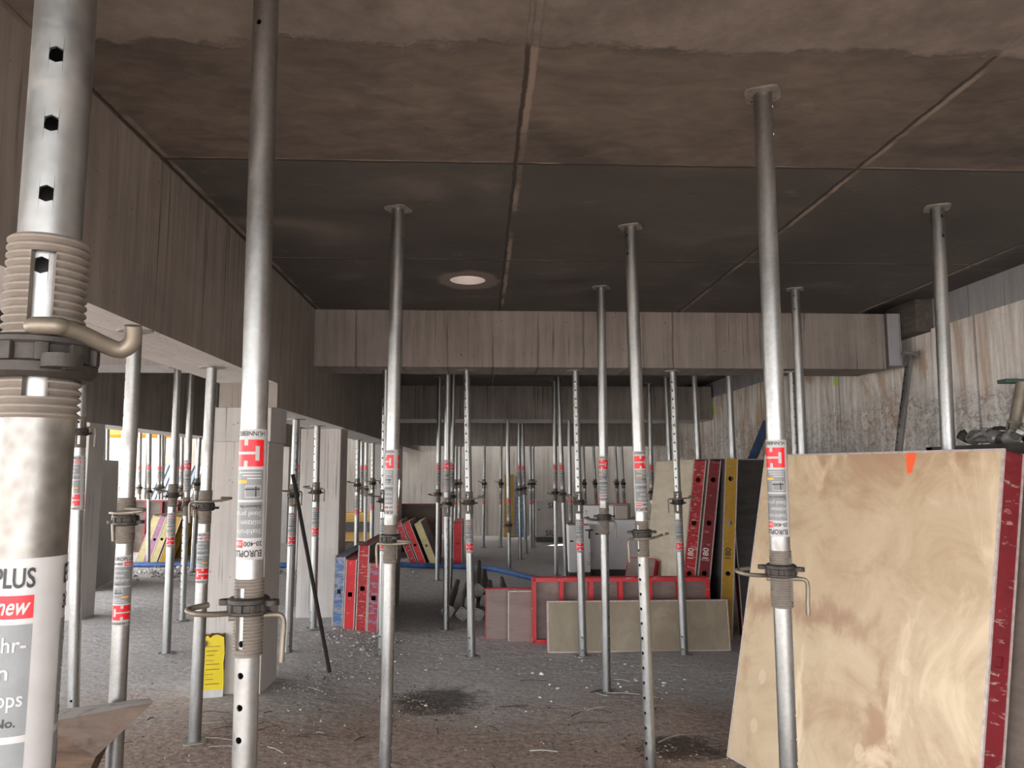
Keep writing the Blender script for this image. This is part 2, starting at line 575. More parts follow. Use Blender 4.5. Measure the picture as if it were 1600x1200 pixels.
def struct(name, mb, label=None, smooth=0):
    return tag(mb.build(name, None, smooth), label, name.split('_')[0], kind='structure')


def catmull(P, n=6):
    P = [Vector(p) for p in P]
    Q = [P[0] * 2 - P[1]] + P + [P[-1] * 2 - P[-2]]
    out = []
    for i in range(1, len(Q) - 2):
        a, b, c, d = Q[i - 1:i + 3]
        for k in range(n):
            t = k / n
            out.append(.5 * ((2 * b) + (c - a) * t + (2 * a - 5 * b + 4 * c - d) * t * t + (3 * b - a - 3 * c + d) * t ** 3))
    out.append(P[-1])
    return out


def holed_plate(outer, holes, thick):
    "flat outline in xy with holes, extruded along +z; returns bmesh"
    bm = bmesh.new()
    ed = []
    for loop in [outer] + holes:
        vs = [bm.verts.new((p[0], p[1], 0)) for p in loop]
        ed += [bm.edges.new((vs[i], vs[(i + 1) % len(vs)])) for i in range(len(vs))]
    bmesh.ops.triangle_fill(bm, use_beauty=True, use_dissolve=False, edges=ed)
    if thick:
        r = bmesh.ops.extrude_face_region(bm, geom=bm.faces[:])
        bmesh.ops.translate(bm, vec=(0, 0, thick), verts=[e for e in r['geom'] if isinstance(e, bmesh.types.BMVert)])
    return bm


def circ(cx, cy, r, n=12, a0=0.0):
    return [(cx + r * math.cos(a0 + 2 * PI * k / n), cy + r * math.sin(a0 + 2 * PI * k / n)) for k in range(n)]


def rect(x0, y0, x1, y1):
    return [(x0, y0), (x1, y0), (x1, y1), (x0, y1)]


def text2d(body, size, shear=0.0, bold=0.0, sub=0):
    "filled glyph outlines: verts (x, y), faces, width"
    cu = bpy.data.curves.new('lettering', 'FONT')
    cu.body = body
    cu.size = size
    cu.shear = shear
    cu.offset = bold
    cu.resolution_u = 3
    ob = bpy.data.objects.new('lettering', cu)
    COL.objects.link(ob)
    dg = bpy.context.evaluated_depsgraph_get()
    ev = ob.evaluated_get(dg)
    me = ev.to_mesh()
    bm = bmesh.new()
    bm.from_mesh(me)
    ev.to_mesh_clear()
    bmesh.ops.triangulate(bm, faces=bm.faces[:])
    if sub:
        for _ in range(3):
            ed = [e for e in bm.edges if abs(e.verts[0].co.x - e.verts[1].co.x) > sub]
            if not ed:
                break
            bmesh.ops.subdivide_edges(bm, edges=ed, cuts=1)
            bmesh.ops.triangulate(bm, faces=bm.faces[:])
    bm.verts.index_update()
    vs = [(v.co.x, v.co.y) for v in bm.verts]
    fs = [tuple(v.index for v in f.verts) for f in bm.faces]
    bm.free()
    COL.objects.unlink(ob)
    bpy.data.objects.remove(ob)
    bpy.data.curves.remove(cu)
    xs = [v[0] for v in vs] or [0]
    return vs, fs, max(xs) - min(xs)


# ------------------------------------------------------------------ steel props
def perforated(r, z0, z1, hz, hr, seg=16, mat='galvanized_steel'):
    "tube shell with round holes on two opposite sides (at +x and -x) at heights hz"
    mb = MB()
    A = [2 * PI * (k + .5) / seg for k in range(seg)]   # angles; hole cells span seg index seg-1 .. 1
    hc = max(.022, hr * 1.6)
    rows = [z0]
    cells = []
    for h in sorted(hz):
        if h - hc > rows[-1] + .002 and h + hc < z1 - .002:
            rows += [h - hc, h + hc]
            cells.append(h)
    rows.append(z1)
    vs, fs = [], []

    def P(a, z):
        vs.append((r * math.cos(a), r * math.sin(a), z))
        return len(vs) - 1
    da = 2 * PI / seg
    ring = [[P(k * da, z) for k in range(seg)] for z in rows]
    cell_set = {}
    for h in cells:
        for i in range(len(rows) - 1):
            if abs(rows[i] - (h - hc)) < 1e-6:
                cell_set[i] = h
    half = seg // 2
    for i in range(len(rows) - 1):
        for k in range(seg):
            k2 = (k + 1) % seg
            if i in cell_set and k in (seg - 1, 0, half - 1, half):
                continue
            fs.append((ring[i][k], ring[i][k2], ring[i + 1][k2], ring[i + 1][k]))
        if i in cell_set:
            h = cell_set[i]
            for c in (0, half):
                kl, kr = (c - 1) % seg, (c + 1) % seg
                # outer ring of 8 points: corners and mids
                a0 = c * da
                ml = P(a0 - da, h)
                mr = P(a0 + da, h)
                O = [mr, ring[i + 1][kr], ring[i + 1][c], ring[i + 1][kl], ml, ring[i][kl], ring[i][c], ring[i][kr]]
                I, J = [], []
                for q in range(8):
                    t = q * PI / 4
                    aa = a0 + math.cos(t) * hr / r
                    zz = h + math.sin(t) * hr
                    I.append(P(aa, zz))
                    vs.append(((r - .004) * math.cos(aa), (r - .004) * math.sin(aa), zz))
                    J.append(len(vs) - 1)
                for q in range(8):
                    q2 = (q + 1) % 8
                    fs.append((O[q], O[q2], I[q2], I[q]))
                    fs.append((I[q], I[q2], J[q2], J[q]))
    mb.add(vs, fs, mat)
    return mb


def end_plate(s, th=.007):
    c = s * .2
    h = s / 2
    outline = [(h, -h + c), (h, h - c), (h - c * .3, h - c * .3), (h - c, h), (-h + c, h), (-h + c * .3, h - c * .3), (-h, h - c), (-h, -h + c), (-h + c * .3, -h + c * .3), (-h + c, -h), (h - c, -h), (h - c * .3, -h + c * .3)]
    q = h * .66
    bm = holed_plate(outline, [circ(sx * q, sy * q, s * .05, 8) for sx in (1, -1) for sy in (1, -1)], th)
    return MB().bm(bm, 'plate_steel').mesh('end_plate', 0)


def thread_mesh(r, rc, L, pitch=.0085, seg=32):
    mb = MB()
    n = int(L / pitch)
    prof = []
    for i in range(n):
        z = i * L / n
        prof += [(rc, z), (r, z + .35 * L / n), (r, z + .6 * L / n)]
    prof.append((rc, L))
    vs, fs = [], []
    R = len(prof)
    for (rr, z) in prof:
        for k in range(seg):
            t = 2 * PI * k / seg
            vs.append((rr * math.cos(t), rr * math.sin(t), z))
    lo, hi = 7, R - 8
    slot = {seg - 2, seg - 1, 0, 1, seg // 2 - 2, seg // 2 - 1, seg // 2, seg // 2 + 1}
    slot = {seg - 1, 0, 1, seg // 2 - 1, seg // 2, seg // 2 + 1}
    for i in range(R - 1):
        for k in range(seg):
            if lo < i < hi and k in slot:
                continue
            k2 = (k + 1) % seg
            fs.append((i * seg + k, i * seg + k2, (i + 1) * seg + k2, (i + 1) * seg + k))
    mb.add(vs, fs, 'dusty_thread')
    # end lips down to the tube inside, and slot sides
    for z in (0, L):
        mb.lathe([(rc, z), (rc - .004, z)], 'dusty_thread', 32)
    for k in (seg - 1, 2, seg // 2 - 1, seg // 2 + 2):
        t = 2 * PI * k / seg
        z0, z1 = prof[lo + 1][1], prof[hi][1]
        e = Vector((math.cos(t), math.sin(t), 0))
        mb.add([e * (rc - .006) + Vector((0, 0, z0)), e * r + Vector((0, 0, z0)), e * r + Vector((0, 0, z1)), e * (rc - .006) + Vector((0, 0, z1))], [(0, 1, 2, 3)], 'dusty_thread')
    return mb.mesh('threaded_sleeve', 40)


def collar_mesh(rt):
    mb = MB()
    a = rt - .001
    b = rt + .011
    mb.lathe([(a, -.022), (b - .002, -.022), (b + .004, -.017), (b + .004, -.007), (b, -.004), (b, .012), (b + .003, .015), (b + .003, .02), (b - .001, .023), (a, .023)], 'cast_iron', 28, closed=True)
    for k in range(10):
        t = 2 * PI * k / 10 + .2
        T = Matrix.Rotation(t, 4, 'Z')
        mb.box((b - .004, -.007, -.006), (b + .006, .007, .014), 'cast_iron', T, .003)
    return mb.mesh('collar', 35)


def lug_mesh(rt):
    mb = MB()
    b = rt + .011
    for t in (.5,):
        T = Matrix.Rotation(t, 4, 'Z')
        bm = holed_plate(circ(0, 0, .02, 12), [circ(0, 0, .008, 8)], .014)
        mb.bm(bm, 'cast_iron', T @ Matrix.Translation((b + .013, 0, -.014)))
        mb.box((b - .003, -.012, -.014), (b + .006, .012, 0), 'cast_iron', T)
    return mb.mesh('lug', 35)


def pin_mesh(r, rod, short=False):
    mb = MB()
    P = [(-r - .012, 0, .0), (0, 0, 0), (r + .004, 0, 0)] if short else [(-r - .012, 0, .0), (0, 0, 0), (r + .028, 0, 0), (r + .046, 0, -.006), (r + .052, 0, -.026), (r + .05, 0, -.07), (r + .048, -.004, -.125)]
    mb.sweep(catmull(P, 5), rod, 'pin_steel', 10)
    Q = [(r + .02, .0, 0), (r + .018, .012, .002), (r + .004, r * .8 + .016, .004), (-.01, r + .022, .004), (-r * .9, r + .012, .004), (-r - .05, r * .65, .008), (-r - .095, r * .25, .016), (-r - .112, r * .3 + .016, .022), (-r - .098, r * .5 + .034, .024), (-r - .06, r * .6 + .05, .026)]
    if short:
        Q = [(r - .01, .0, 0), (r + .008, .002, 0), (r + .013, .022, 0), (r * .85 + .012, r * .7, .0), (r * .45 + .012, r + .004, -.004), (.012, r + .024, -.012), (.006, r + .038, -.015), (.008, r + .049, -.006), (.014, r + .05, .012)]
    mb.sweep(catmull(Q, 5), rod, 'pin_steel', 10)
    return mb.mesh('locking_pin', 60)


def label_mesh(r, H, big=False):
    "sticker wrapped round the tube, the print repeated twice round it; v = 0 at the lower end, reads upright"
    mb = MB()
    half = PI * r

    def wrap(u, v, d):
        t = u / r
        return ((r + d) * math.cos(t), (r + d) * math.sin(t), v)

    def patch(u0, u1, v0, v1, d, mat):
        n = max(2, int((u1 - u0) / .005))
        vs, fs = [], []
        for i in range(n + 1):
            u = u0 + (u1 - u0) * i / n
            vs += [wrap(u, v0, d), wrap(u, v1, d)]
        for i in range(n):
            fs.append((2 * i, 2 * i + 2, 2 * i + 3, 2 * i + 1))
        mb.add(vs, fs, mat)

    def text(body, size, u, v, mat, d=.0016, shear=0., bold=0., centre=False, maxw=None):
        vs, fs, w = text2d(body, size, shear, bold, .004)
        k = 1.0 if not maxw or w <= maxw else maxw / w
        x0 = min(p[0] for p in vs)
        off = u - (w * k / 2 if centre else 0)
        mb.add([wrap(off + (p[0] - x0) * k, v + p[1], d) for p in vs], fs, mat)
        return off + w * k
    n = 40
    mb.lathe([(r + .0005, 0), (r + .0006, .001), (r + .0006, H - .001), (r + .0005, H)], 'label_white', n)
    W = half * (.72 if big else .78)
    s = H / .345
    for c in (0.0, half):
        u0 = c - W / 2
        # maker's name
        text('H\u00dcNNEBECK', .017 * s, c, .006 * s, 'label_black', centre=True, maxw=W, bold=.0002)
        # logo block, drawn as it stands upright
        b0, b1 = .028 * s, .100 * s
        hh = b1 - b0
        patch(u0, u0 + W, b0, b1, .0010, 'label_red')

        def lg(x0, x1, y0, y1):
            patch(u0 + W * x0, u0 + W * x1, b0 + hh * y0, b0 + hh * y1, .0014, 'label_white')
        lg(.50, .62, .78, 1.0)
        lg(.50, .62, 0, .22)
        lg(.20, 1.0, .45, .55)
        lg(.16, .28, .24, .78)
        # picture box
        p0, p1 = .108 * s, .188 * s
        patch(u0, u0 + W, p0, p1, .0010, 'label_grey')
        patch(u0 + W * .08, u0 + W * .55, p0 + .042 * s, p1 - .006 * s, .0013, 'label_white')
        patch(u0 + W * .1, u0 + W * .53, p0 + .044 * s, p1 - .008 * s, .0015, 'label_grey')
        patch(u0 + W * .22, u0 + W * .26, p0 + .044 * s, p1 - .008 * s, .0017, 'label_black')
        patch(u0 + W * .12, u0 + W * .55, p0 + .050 * s, p0 + .054 * s, .0017, 'label_black')
        patch(u0 + W * .5, u0 + W * .85, p0 + .028 * s, p0 + .036 * s, .0015, 'label_orange')
        for k in range(3):
            patch(u0 + W * .08, u0 + W * (.8 - .15 * k), p0 + (.006 + .008 * k) * s, p0 + (.009 + .008 * k) * s, .0014, 'label_white')
        # product text
        g0, g1 = .194 * s, .288 * s
        patch(u0, u0 + W, g0, g1, .0010, 'label_grey')
        text('Zulassung No.', .0105 * s, u0 + W * .05, g0 + .008 * s, 'label_black', maxw=W * .9, bold=.0002)
        text('Steel props', .0185 * s, u0 + W * .05, g0 + .025 * s, 'label_white', maxw=W * .9, bold=.0002)
        text('st\u00fctzen', .0185 * s, u0 + W * .05, g0 + .048 * s, 'label_white', maxw=W * .9, bold=.0002)
        text('Stahlrohr-', .0185 * s, u0 + W * .05, g0 + .071 * s, 'label_white', maxw=W * .9, bold=.0002)
        # headline
        patch(u0 + W * .58, u0 + W, .293 * s, .313 * s, .0010, 'label_red')
        text('30-300' if big else '20-400', .018 * s, u0, .297 * s, 'label_black', maxw=W * .55, bold=.0003)
        text('new', .021 * s, u0 + W * .61, .297 * s, 'label_white', shear=.3, maxw=W * .36, bold=.0004)
        text('EUROPLUS', .024 * s, u0, .320 * s, 'label_black', maxw=W, bold=.0005)
    return mb.mesh('label', 60)


KIND = {}
for key, (ro, ri, rt, Lo, Hl, ps) in {'L': (.0355, .0315, .0385, 1.925, .345, .13), 'S': (.0355, .0315, .0385, 1.46, .30, .13), 'B': (.037, .0315, .0405, 1.905, .40, .13)}.items():
    TL = .20
    k = dict(ro=ro, ri=ri, rt=rt, Lo=Lo, TL=TL, Hl=Hl, gap=.145 if key == 'B' else .05)
    k['outer'] = perforated(ro, .007, Lo - TL + .002, [.06, .17], .008, 16 if key != 'B' else 28, 'galvanized_steel' if key != 'B' else 'galvanized_steel_dull').mesh('outer_tube', 40)
    k['thread'] = thread_mesh(rt, ro - .0005, TL)
    k['collar'] = collar_mesh(rt)
    k['lug'] = lug_mesh(rt)
    k['pin'] = pin_mesh(rt, .0075) if key != 'B' else pin_mesh(rt, .0095, True)
    k['plate'] = end_plate(ps)
    k['label'] = label_mesh(ro, Hl, key == 'B')
    KIND[key] = k
KIND['L']['label_s'] = KIND['S']['label']


def axis_matrix(base, top, az=0.0):
    ez = (top - base).normalized()
    ex = Vector((1, 0, 0))
    ex = (ex - ez * ex.dot(ez)).normalized()
    ey = ez.cross(ex)
    Mx = Matrix((ex, ey, ez)).transposed().to_4x4()
    Mx.translation = base
    return Mx


def make_prop(label, base, top, kind='L', inv=False, hole=0.0, pin=0.0, lab=None, cpos=None, group='steel props under the slab', worn=False, outer_len=None):
    k = KIND[kind]
    L = (top - base).length
    cpos = cpos or (.13 if inv else .10)
    root = empty('steel_prop', axis_matrix(base, top), label, 'steel prop', group)

    def put(name, me, z, az=0.0):
        T = Matrix.Translation((0, 0, z)) @ Matrix.Rotation(az, 4, 'Z')
        if inv:
            T = Matrix.Translation((0, 0, L)) @ Matrix.Rotation(PI, 4, 'X') @ T
        return link(name, me, root, T)
    s = -1 if inv else 1
    hole, pin, lb = s * hole, s * pin, s * (lab if lab is not None else -PI / 2)
    Lo, TL = k['Lo'], k['TL']
    put('end_plate', k['plate'], 0, .4)
    put('end_plate', k['plate'], L - .007, .9)
    put('outer_tube', k['outer'], 0, hole)
    put('threaded_sleeve', k['thread'], Lo - TL, hole)
    co = put('collar', k['collar'], Lo - cpos, pin)
    for a in (0, PI):
        link('lug', k['lug'], co, Matrix.Rotation(a, 4, 'Z'))
    zp = Lo - cpos + .023 + .0075
    if inv:
        link('locking_pin', k['pin'], root, Matrix.Translation((0, 0, L - zp)) @ Matrix.Rotation(-pin, 4, 'Z'))
    else:
        put('locking_pin', k['pin'], zp, pin)
    put('label', k['label'], Lo - TL - k['gap'] - k['Hl'], lb)
    zi = Lo - TL - .05
    hz = [Lo + .045 + .08 * i for i in range(60) if Lo + .045 + .08 * i < L - .06] + [Lo - .035, Lo - .115]
    inner = perforated(k['ri'], zi, L - .007, hz, 0.0095 if kind == 'B' else .0088, 28 if kind == 'B' else 16).mesh('inner_tube', 40)
    put('inner_tube', inner, 0, hole)
    return root


def prop(label, Y, xb, xt, ztop, kind='L', inv=False, hole=0.0, pin=0.0, **kw):
    "prop standing at depth Y: foot seen in pixel column xb, head in column xt at height ztop"
    bx = xat(xb, Y, 0)
    b = Vector((bx, Y, fz(bx, Y)))
    t = Vector((xat(xt, Y, ztop), Y, ztop))
    return make_prop(label, b, t, kind, inv, hole, pin, **kw)


def prop2(label, Y, pa, pb, *args, **kw):
    "prop standing in the plane at depth Y through two sighted points of its axis"
    a, b = at(pa[0], pa[1], Y), at(pb[0], pb[1], Y)
    d = (a - b) / (a.z - b.z)
    base = b + d * (0 - b.z)
    base.z = fz(base.x, Y)
    return make_prop(label, base, b + d * (CEIL - b.z), *args, **kw)


C_ = -PI / 2      # towards the camera
# near and middle props
prop2('thick galvanized prop standing closest, large new sticker and hooked pin', .857, (101, 50), (21, 1190), 'B', False, C_ + .30, C_ + .30, lab=C_ - .40, cpos=.135, group='thick props')
prop2('tall inverted prop in front of the pitted near column, red sticker upside down', 2.12, (416, 0), (383, 1150), 'L', True, C_ - .25, .35, lab=C_ - .1)
prop('tall inverted prop with scraped red sticker beside the red and blue panel ends', 4.14, 601, 622, CEIL, 'L', True, C_ + 1.2, 2.6, lab=C_ - .9)
prop('slim inverted prop in front of the lying plywood panel, foot on bare dirt', 5.92, 948, 939, CEIL, 'L', True, C_ + .75, .2, lab=C_ - .4)
prop('inverted prop with long bent pin handles in front of cartons, sticker facing out', 4.40, 1017, 985, CEIL, 'L', True, C_ - .9, 3.5, lab=C_ + .15)
prop2('large inverted prop standing directly in front of the stained plywood panel', 2.77, (1190, 110), (1232, 1190), 'L', True, C_ + 1.0, -.15, lab=C_ - .75)
prop('prop rising from behind the stained plywood above its orange mark', 4.0, 1507, 1464, CEIL, 'L', True, C_ + .1, 0)
prop('prop rising behind the stained plywood beside the rough wall, dark upper end', 5.92, 1272, 1242, CEIL, 'L', True, C_ - .6, 0)
g = 'short props under the first cross beam'
prop('perforated prop under the cross beam, hidden by the scraped sticker prop', 7.08, 597, 603, SOFT, 'S', False, C_ - .6, .2, group=g)
prop('perforated prop under the cross beam standing beside the pile of loose props', 7.08, 737, 729, SOFT, 'S', False, C_ - .5, PI - .2, group=g, lab=C_ - .3)
prop('perforated prop under the cross beam in front of the lying plywood panel end', 7.06, 911, 899, SOFT, 'S', False, C_ - .25, 1.2, group=g, lab=C_ - .3)
prop('perforated prop under the cross beam in front of the pale upright plywood', 7.06, 1069, 1051, SOFT, 'S', False, C_ - .55, 2.9, group=g)
prop('perforated prop under the cross beam, lower half hidden by stained plywood', 7.1, 1258, 1236, SOFT, 'S', False, C_ + .1, 0, group=g)
prop('perforated prop under the cross beam beyond the yellow paper bag', 7.0, 259, 278, SOFT, 'S', False, C_ - 1.1, .3, group=g)
# under the near long beam and behind it
g = 'short props along the long beam'
prop('short prop under the long beam with the broken board leaning on it', 3.52, 171, 211, SOF1, 'S', False, C_ - 1.0, 2.6, group=g, lab=C_ + .3)
prop('short prop under the long beam standing beside the yellow paper bag', 4.78, 303, 331, SOF1, 'S', False, C_ - 1.3, 3.3, group=g, lab=C_ + .2)
prop('perforated prop just behind the thick near prop, bright holes in its upper tube', 5.05, 112, 132, CEIL, 'L', False, C_ + .15, .6, lab=C_ - .5)
prop('prop with bright holes under the beam beside the dark leaning bar', 7.0, 449, 463, SOF2, 'S', False, C_ + .5, .9, group=g)
prop('prop under the beam in front of the second pale column, hook hanging', 8.02, 489, 496, SOF2, 'S', False, C_ - .7, -.2, group=g)
prop('prop under the beam just past the second pale column', 11.7, 556, 559.5, SOF2, 'S', False, C_ - .6, .4, group=g)
prop('prop under the beam, further one past the second pale column', 13.1, 580, 583, SOF2, 'S', False, C_ - .5, 1.0, group=g)
prop('prop under the beam beside the white column face at the rear', 13.9, 596, 598, SOF2, 'S', False, C_ - .5, .5, group=g)
# left bay, up to the slab
prop('inverted prop in the open bay with bluish perforated lower tube', 8.5, 284, 301, CEIL, 'L', True, C_ - .6, .8)
prop('dark prop half hidden behind the short prop beside the yellow bag', 9.4, 323, 340, CEIL, 'L', True, C_ + 1.1, .3)
# rear of the main bay
prop('stout inverted prop beyond the cross beam, perforated below, tan collar', 8.25, 697, 700, CEIL, 'L', True, C_ + .45, 1.9, lab=C_ - .4)
prop('prop close behind the stout inverted prop, foot by the blue hose', 10.6, 703, 709, CEIL, 'L', True, C_ + .6, 1.2)
prop('prop between the leaning yellow panel and the stout inverted prop', 11.86, 683, 687, CEIL, 'L', True, C_ + 1.3, .2)
prop('prop behind the bright red upright panel end at the rear', 16.6, 711, 713, 2.18, 'S', False, C_ + 1.2, .5)
prop('prop with dark holes behind the bright red upright panel end', 17.0, 717, 719, 2.18, 'S', False, C_, .5)
prop('thin far prop standing alone before the rough part of the rear wall', 16.8, 755, 757, 2.18, 'S', False, C_ - .4, .8)
prop('thin far prop beside the yellow panel leaning on the rear wall', 16.9, 782, 783, 2.18, 'S', False, C_ + 1.2, .8)
prop('far prop in front of the yellow panel leaning on the rear wall', 13.3, 796, 793, 2.52, 'L', True, C_ + 1.2, .9)
prop('far rusty prop just past the yellow panel, perforated lower tube', 14.6, 813, 810, CEIL, 'L', True, C_ + .2, .9)
prop('far rusty prop beside the dark gap before the printed carton', 15.6, 822, 815, CEIL, 'L', True, C_ + .8, .9)
prop('far prop in the dark gap beside the printed carton, first of a close pair', 16.62, 830, 828, 2.18, 'S', False, C_ - .4, 2.2)
prop('far prop in the dark gap beside the printed carton, second of a close pair', 16.98, 834, 833, 2.18, 'S', False, C_ + 1.4, 2.2)
prop('prop in front of the printed carton, first of two near the blue hose end', 12.4, 869, 866, CEIL, 'L', True, C_ + 1.2, .8)
prop('leaning prop in front of the printed carton, second of two near the hose end', 11.66, 885, 872, CEIL, 'L', True, C_ + 1.4, 2.5)
prop('prop standing behind the white carton stack, red sticker above it', 13.4, 893, 889, 2.52, 'L', True, C_ + 1.2, .9)
prop('thin far prop behind the small white carton', 16.8, 917, 911, 2.18, 'S', False, C_ + 1.2, 1.4)
prop('thin far prop behind the small white carton, next along the rear beam', 16.9, 935, 927, 2.18, 'S', False, C_ + 1.3, 1.4)
prop('thin far prop behind the small brown carton, slightly tilted', 16.8, 968, 961, 2.18, 'S', False, C_ + 1.3, 1.4)
prop('thin far perforated prop behind the small brown carton', 16.9, 979, 971, 2.18, 'S', False, C_, 1.0)
prop('prop behind the upright panels with a red sticker beside their pale plywood', 12.6, 1022, 1014, CEIL, 'L', True, C_ + 1.2, 2.6)
prop('prop rising behind the pale upright plywood, its foot hidden', 11.7, 1056, 1040, CEIL, 'L', True, C_ + 1.2, .4)
prop('prop rising behind the first red panel edge marked 180', 9.6, 1104, 1083, CEIL, 'L', True, C_ + 1.2, .4)
prop('prop rising behind the second red panel edge marked 180', 8.3, 1158, 1136, CEIL, 'L', True, C_ + 1.2, .4)
# diagonal prop on the right wall
make_prop('loose perforated prop leaning diagonally against the rough wall', Vector((3.16, 6.3, 0)), Vector((3.90, 6.78, 2.70)), 'S', False, PI + .4, 0, group='props leaning on walls')
# open bay towards daylight
for lb, Y, xb, xt, zt, kd, iv in (
    ('prop under the outer beam seen before daylight, black collar, beside the outer panels', 12.4, 300, 312, 2.17, 'S', False),
    ('outdoor prop behind the short prop beyond the bag, red sticker', 15.5, 281, 286, CEIL, 'L', True),
    ('outdoor prop beside the blue striped sheeting, red sticker', 13.3, 231, 234.5, CEIL, 'L', True),
    ('outdoor prop in front of the blue striped sheeting, first of two', 16.2, 247, 250, CEIL, 'L', True),
    ('outdoor prop in front of the blue striped sheeting, second of two', 16.8, 252, 254, CEIL, 'L', True),
    ('outdoor prop before the orange timber girders', 16.2, 216, 220, CEIL, 'L', True),
    ('outdoor prop above the white leaning board', 13.0, 158, 163, CEIL, 'L', True),
    ('outdoor prop behind the white leaning board, dark side', 13.6, 164, 169, CEIL, 'L', True),
    ('outdoor prop beside the end of the orange timber girders', 16.5, 189, 193, CEIL, 'L', True),
    ('outdoor prop between the dark half hidden prop and the bluish one', 17.2, 306, 308, CEIL, 'L', True),
    ('outdoor prop seen past the bluish perforated prop', 15.9, 274, 279, CEIL, 'L', True),
    ('prop in daylight seen in the gap between the near and second columns', 12.5, 463, 470, CEIL, 'L', True),
    ('prop in daylight past the second column, dark collar high up', 15.8, 564, 566.5, CEIL, 'L', True),
    ('prop in daylight past the second column above the timber stack', 14.6, 570, 574, CEIL, 'L', True),
    ('pinkish far prop in daylight beside the rear white column', 17.4, 588, 590, CEIL, 'L', True),
):
    prop(lb, Y, xb, xt, zt, kd, iv, random.uniform(-3, 3), random.uniform(-3, 3), group='props in the open bay')

# ------------------------------------------------------------------ building shell
# floor
mb = MB()
xs = [-26, -20, -15, -12, -10, -8, -7] + [-6 + .25 * i for i in range(41)] + [4.3]
ys = [-10, -6, -3, 0, 1.5] + [2 + .25 * i for i in range(33)] + [10.5 + .8 * i for i in range(15)] + [24, 34]
vs = [(x, y, fz(x, y) + (.012 * math.sin(x * 3.1 + y * 1.3) * math.sin(y * 2.3 - x) if 0 < y < 12 and -5 < x < 4 else 0)) for y in ys for x in xs]
nx = len(xs)
fs = [(j * nx + i, j * nx + i + 1, (j + 1) * nx + i + 1, (j + 1) * nx + i) for j in range(len(ys) - 1) for i in range(nx - 1)]
mb.add(vs, fs, 'dirt_floor')
struct('floor', mb, None, 60)
# slab with two duct holes
XL = -8.2
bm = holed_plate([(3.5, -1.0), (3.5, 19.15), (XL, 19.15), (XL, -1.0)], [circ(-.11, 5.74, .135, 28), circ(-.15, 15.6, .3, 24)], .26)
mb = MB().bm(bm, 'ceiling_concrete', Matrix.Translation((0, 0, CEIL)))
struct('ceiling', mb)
mb = MB().box((3.5, -1.0, CEIL + .09), (4.35, 19.15, CEIL + .26), 'ceiling_concrete')
struct('ceiling_strip', mb)


def beam(lo, hi, mat, sof='lit_soffit_concrete'):
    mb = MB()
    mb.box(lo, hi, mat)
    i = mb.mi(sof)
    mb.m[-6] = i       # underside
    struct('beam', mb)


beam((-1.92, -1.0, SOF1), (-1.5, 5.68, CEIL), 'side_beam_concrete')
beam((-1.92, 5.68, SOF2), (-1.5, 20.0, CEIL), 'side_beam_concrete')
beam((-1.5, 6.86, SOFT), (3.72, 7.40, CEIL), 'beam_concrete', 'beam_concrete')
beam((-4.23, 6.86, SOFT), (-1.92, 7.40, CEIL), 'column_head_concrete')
beam((-1.5, 13.1, 2.52), (3.98, 14.2, CEIL), 'beam_concrete', 'lit_soffit_concrete')
beam((-1.5, 16.55, 2.18), (3.98, 17.05, CEIL), 'beam_concrete', 'lit_soffit_concrete')
beam((-4.23, 13.1, 2.52), (-1.92, 13.6, CEIL), 'beam_concrete', 'lit_soffit_concrete')
beam((XL, -1.4, 2.35), (4.0, -1.0, CEIL), 'beam_concrete')  # unseen beam added behind the camera to keep light off the prop tops
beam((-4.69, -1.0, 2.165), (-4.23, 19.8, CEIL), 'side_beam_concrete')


def column(x0, x1, y0, y1, z1, zj=None):
    mb = MB()
    if zj:
        mb.box((x0, y0, -.05), (x1, y1, zj), 'column_concrete', None, .008)
        mb.box((x0 - .014, y0 - .014, zj), (x1 + .014, y1, z1), 'column_head_concrete', None, .006)
    else:
        mb.box((x0, y0, -.05), (x1, y1, z1), 'column_concrete', None, .008)
    struct('column', mb)


column(-2.02, -1.56, 5.72, 6.16, SOF2 + .0, 1.86)
column(-2.0, -1.56, 8.62, 9.06, SOF2)
column(-2.0, -1.54, 14.3, 15.2, SOF2)
column(-4.66, -4.24, 8.5, 8.84, 2.165)
column(-4.66, -4.24, 17.2, 17.6, 2.165)
# trim at the cross beam's end
mb = MB().box((3.72, 6.85, SOFT + .02), (3.74, 7.4, CEIL), 'stillage_steel')
struct('trim_1', mb)
mb = MB().box((3.74, 6.84, SOFT + .03), (3.86, 7.4, CEIL), 'cap_band_concrete')
struct('trim_2', mb)
# walls
mb = MB()
mb.box((4.0, -5, -.1), (4.35, 20.2, 2.905), 'rough_wall_concrete')
struct('wall_right', mb)
mb = MB().box((4.03, -5, 2.905), (4.35, 20.2, CEIL + .09), 'cap_band_concrete')
struct('wall_right_cap', mb)
mb = MB()
mb.box((-26, 19.8, -.1), (4.35, 20.2, 6.0), 'far_wall_concrete')  # unseen top raised to shade the slot at the slab's end
struct('wall_back', mb)
mb = MB()
for i in range(1, 8):
    x = -1.45 + i * .78
    mb.box((x - .02, 19.765, 0), (x + .02, 19.8, CEIL - .3), 'far_wall_concrete')
struct('trim_3', mb)

# ------------------------------------------------------------------ formwork panels
RIB = {}


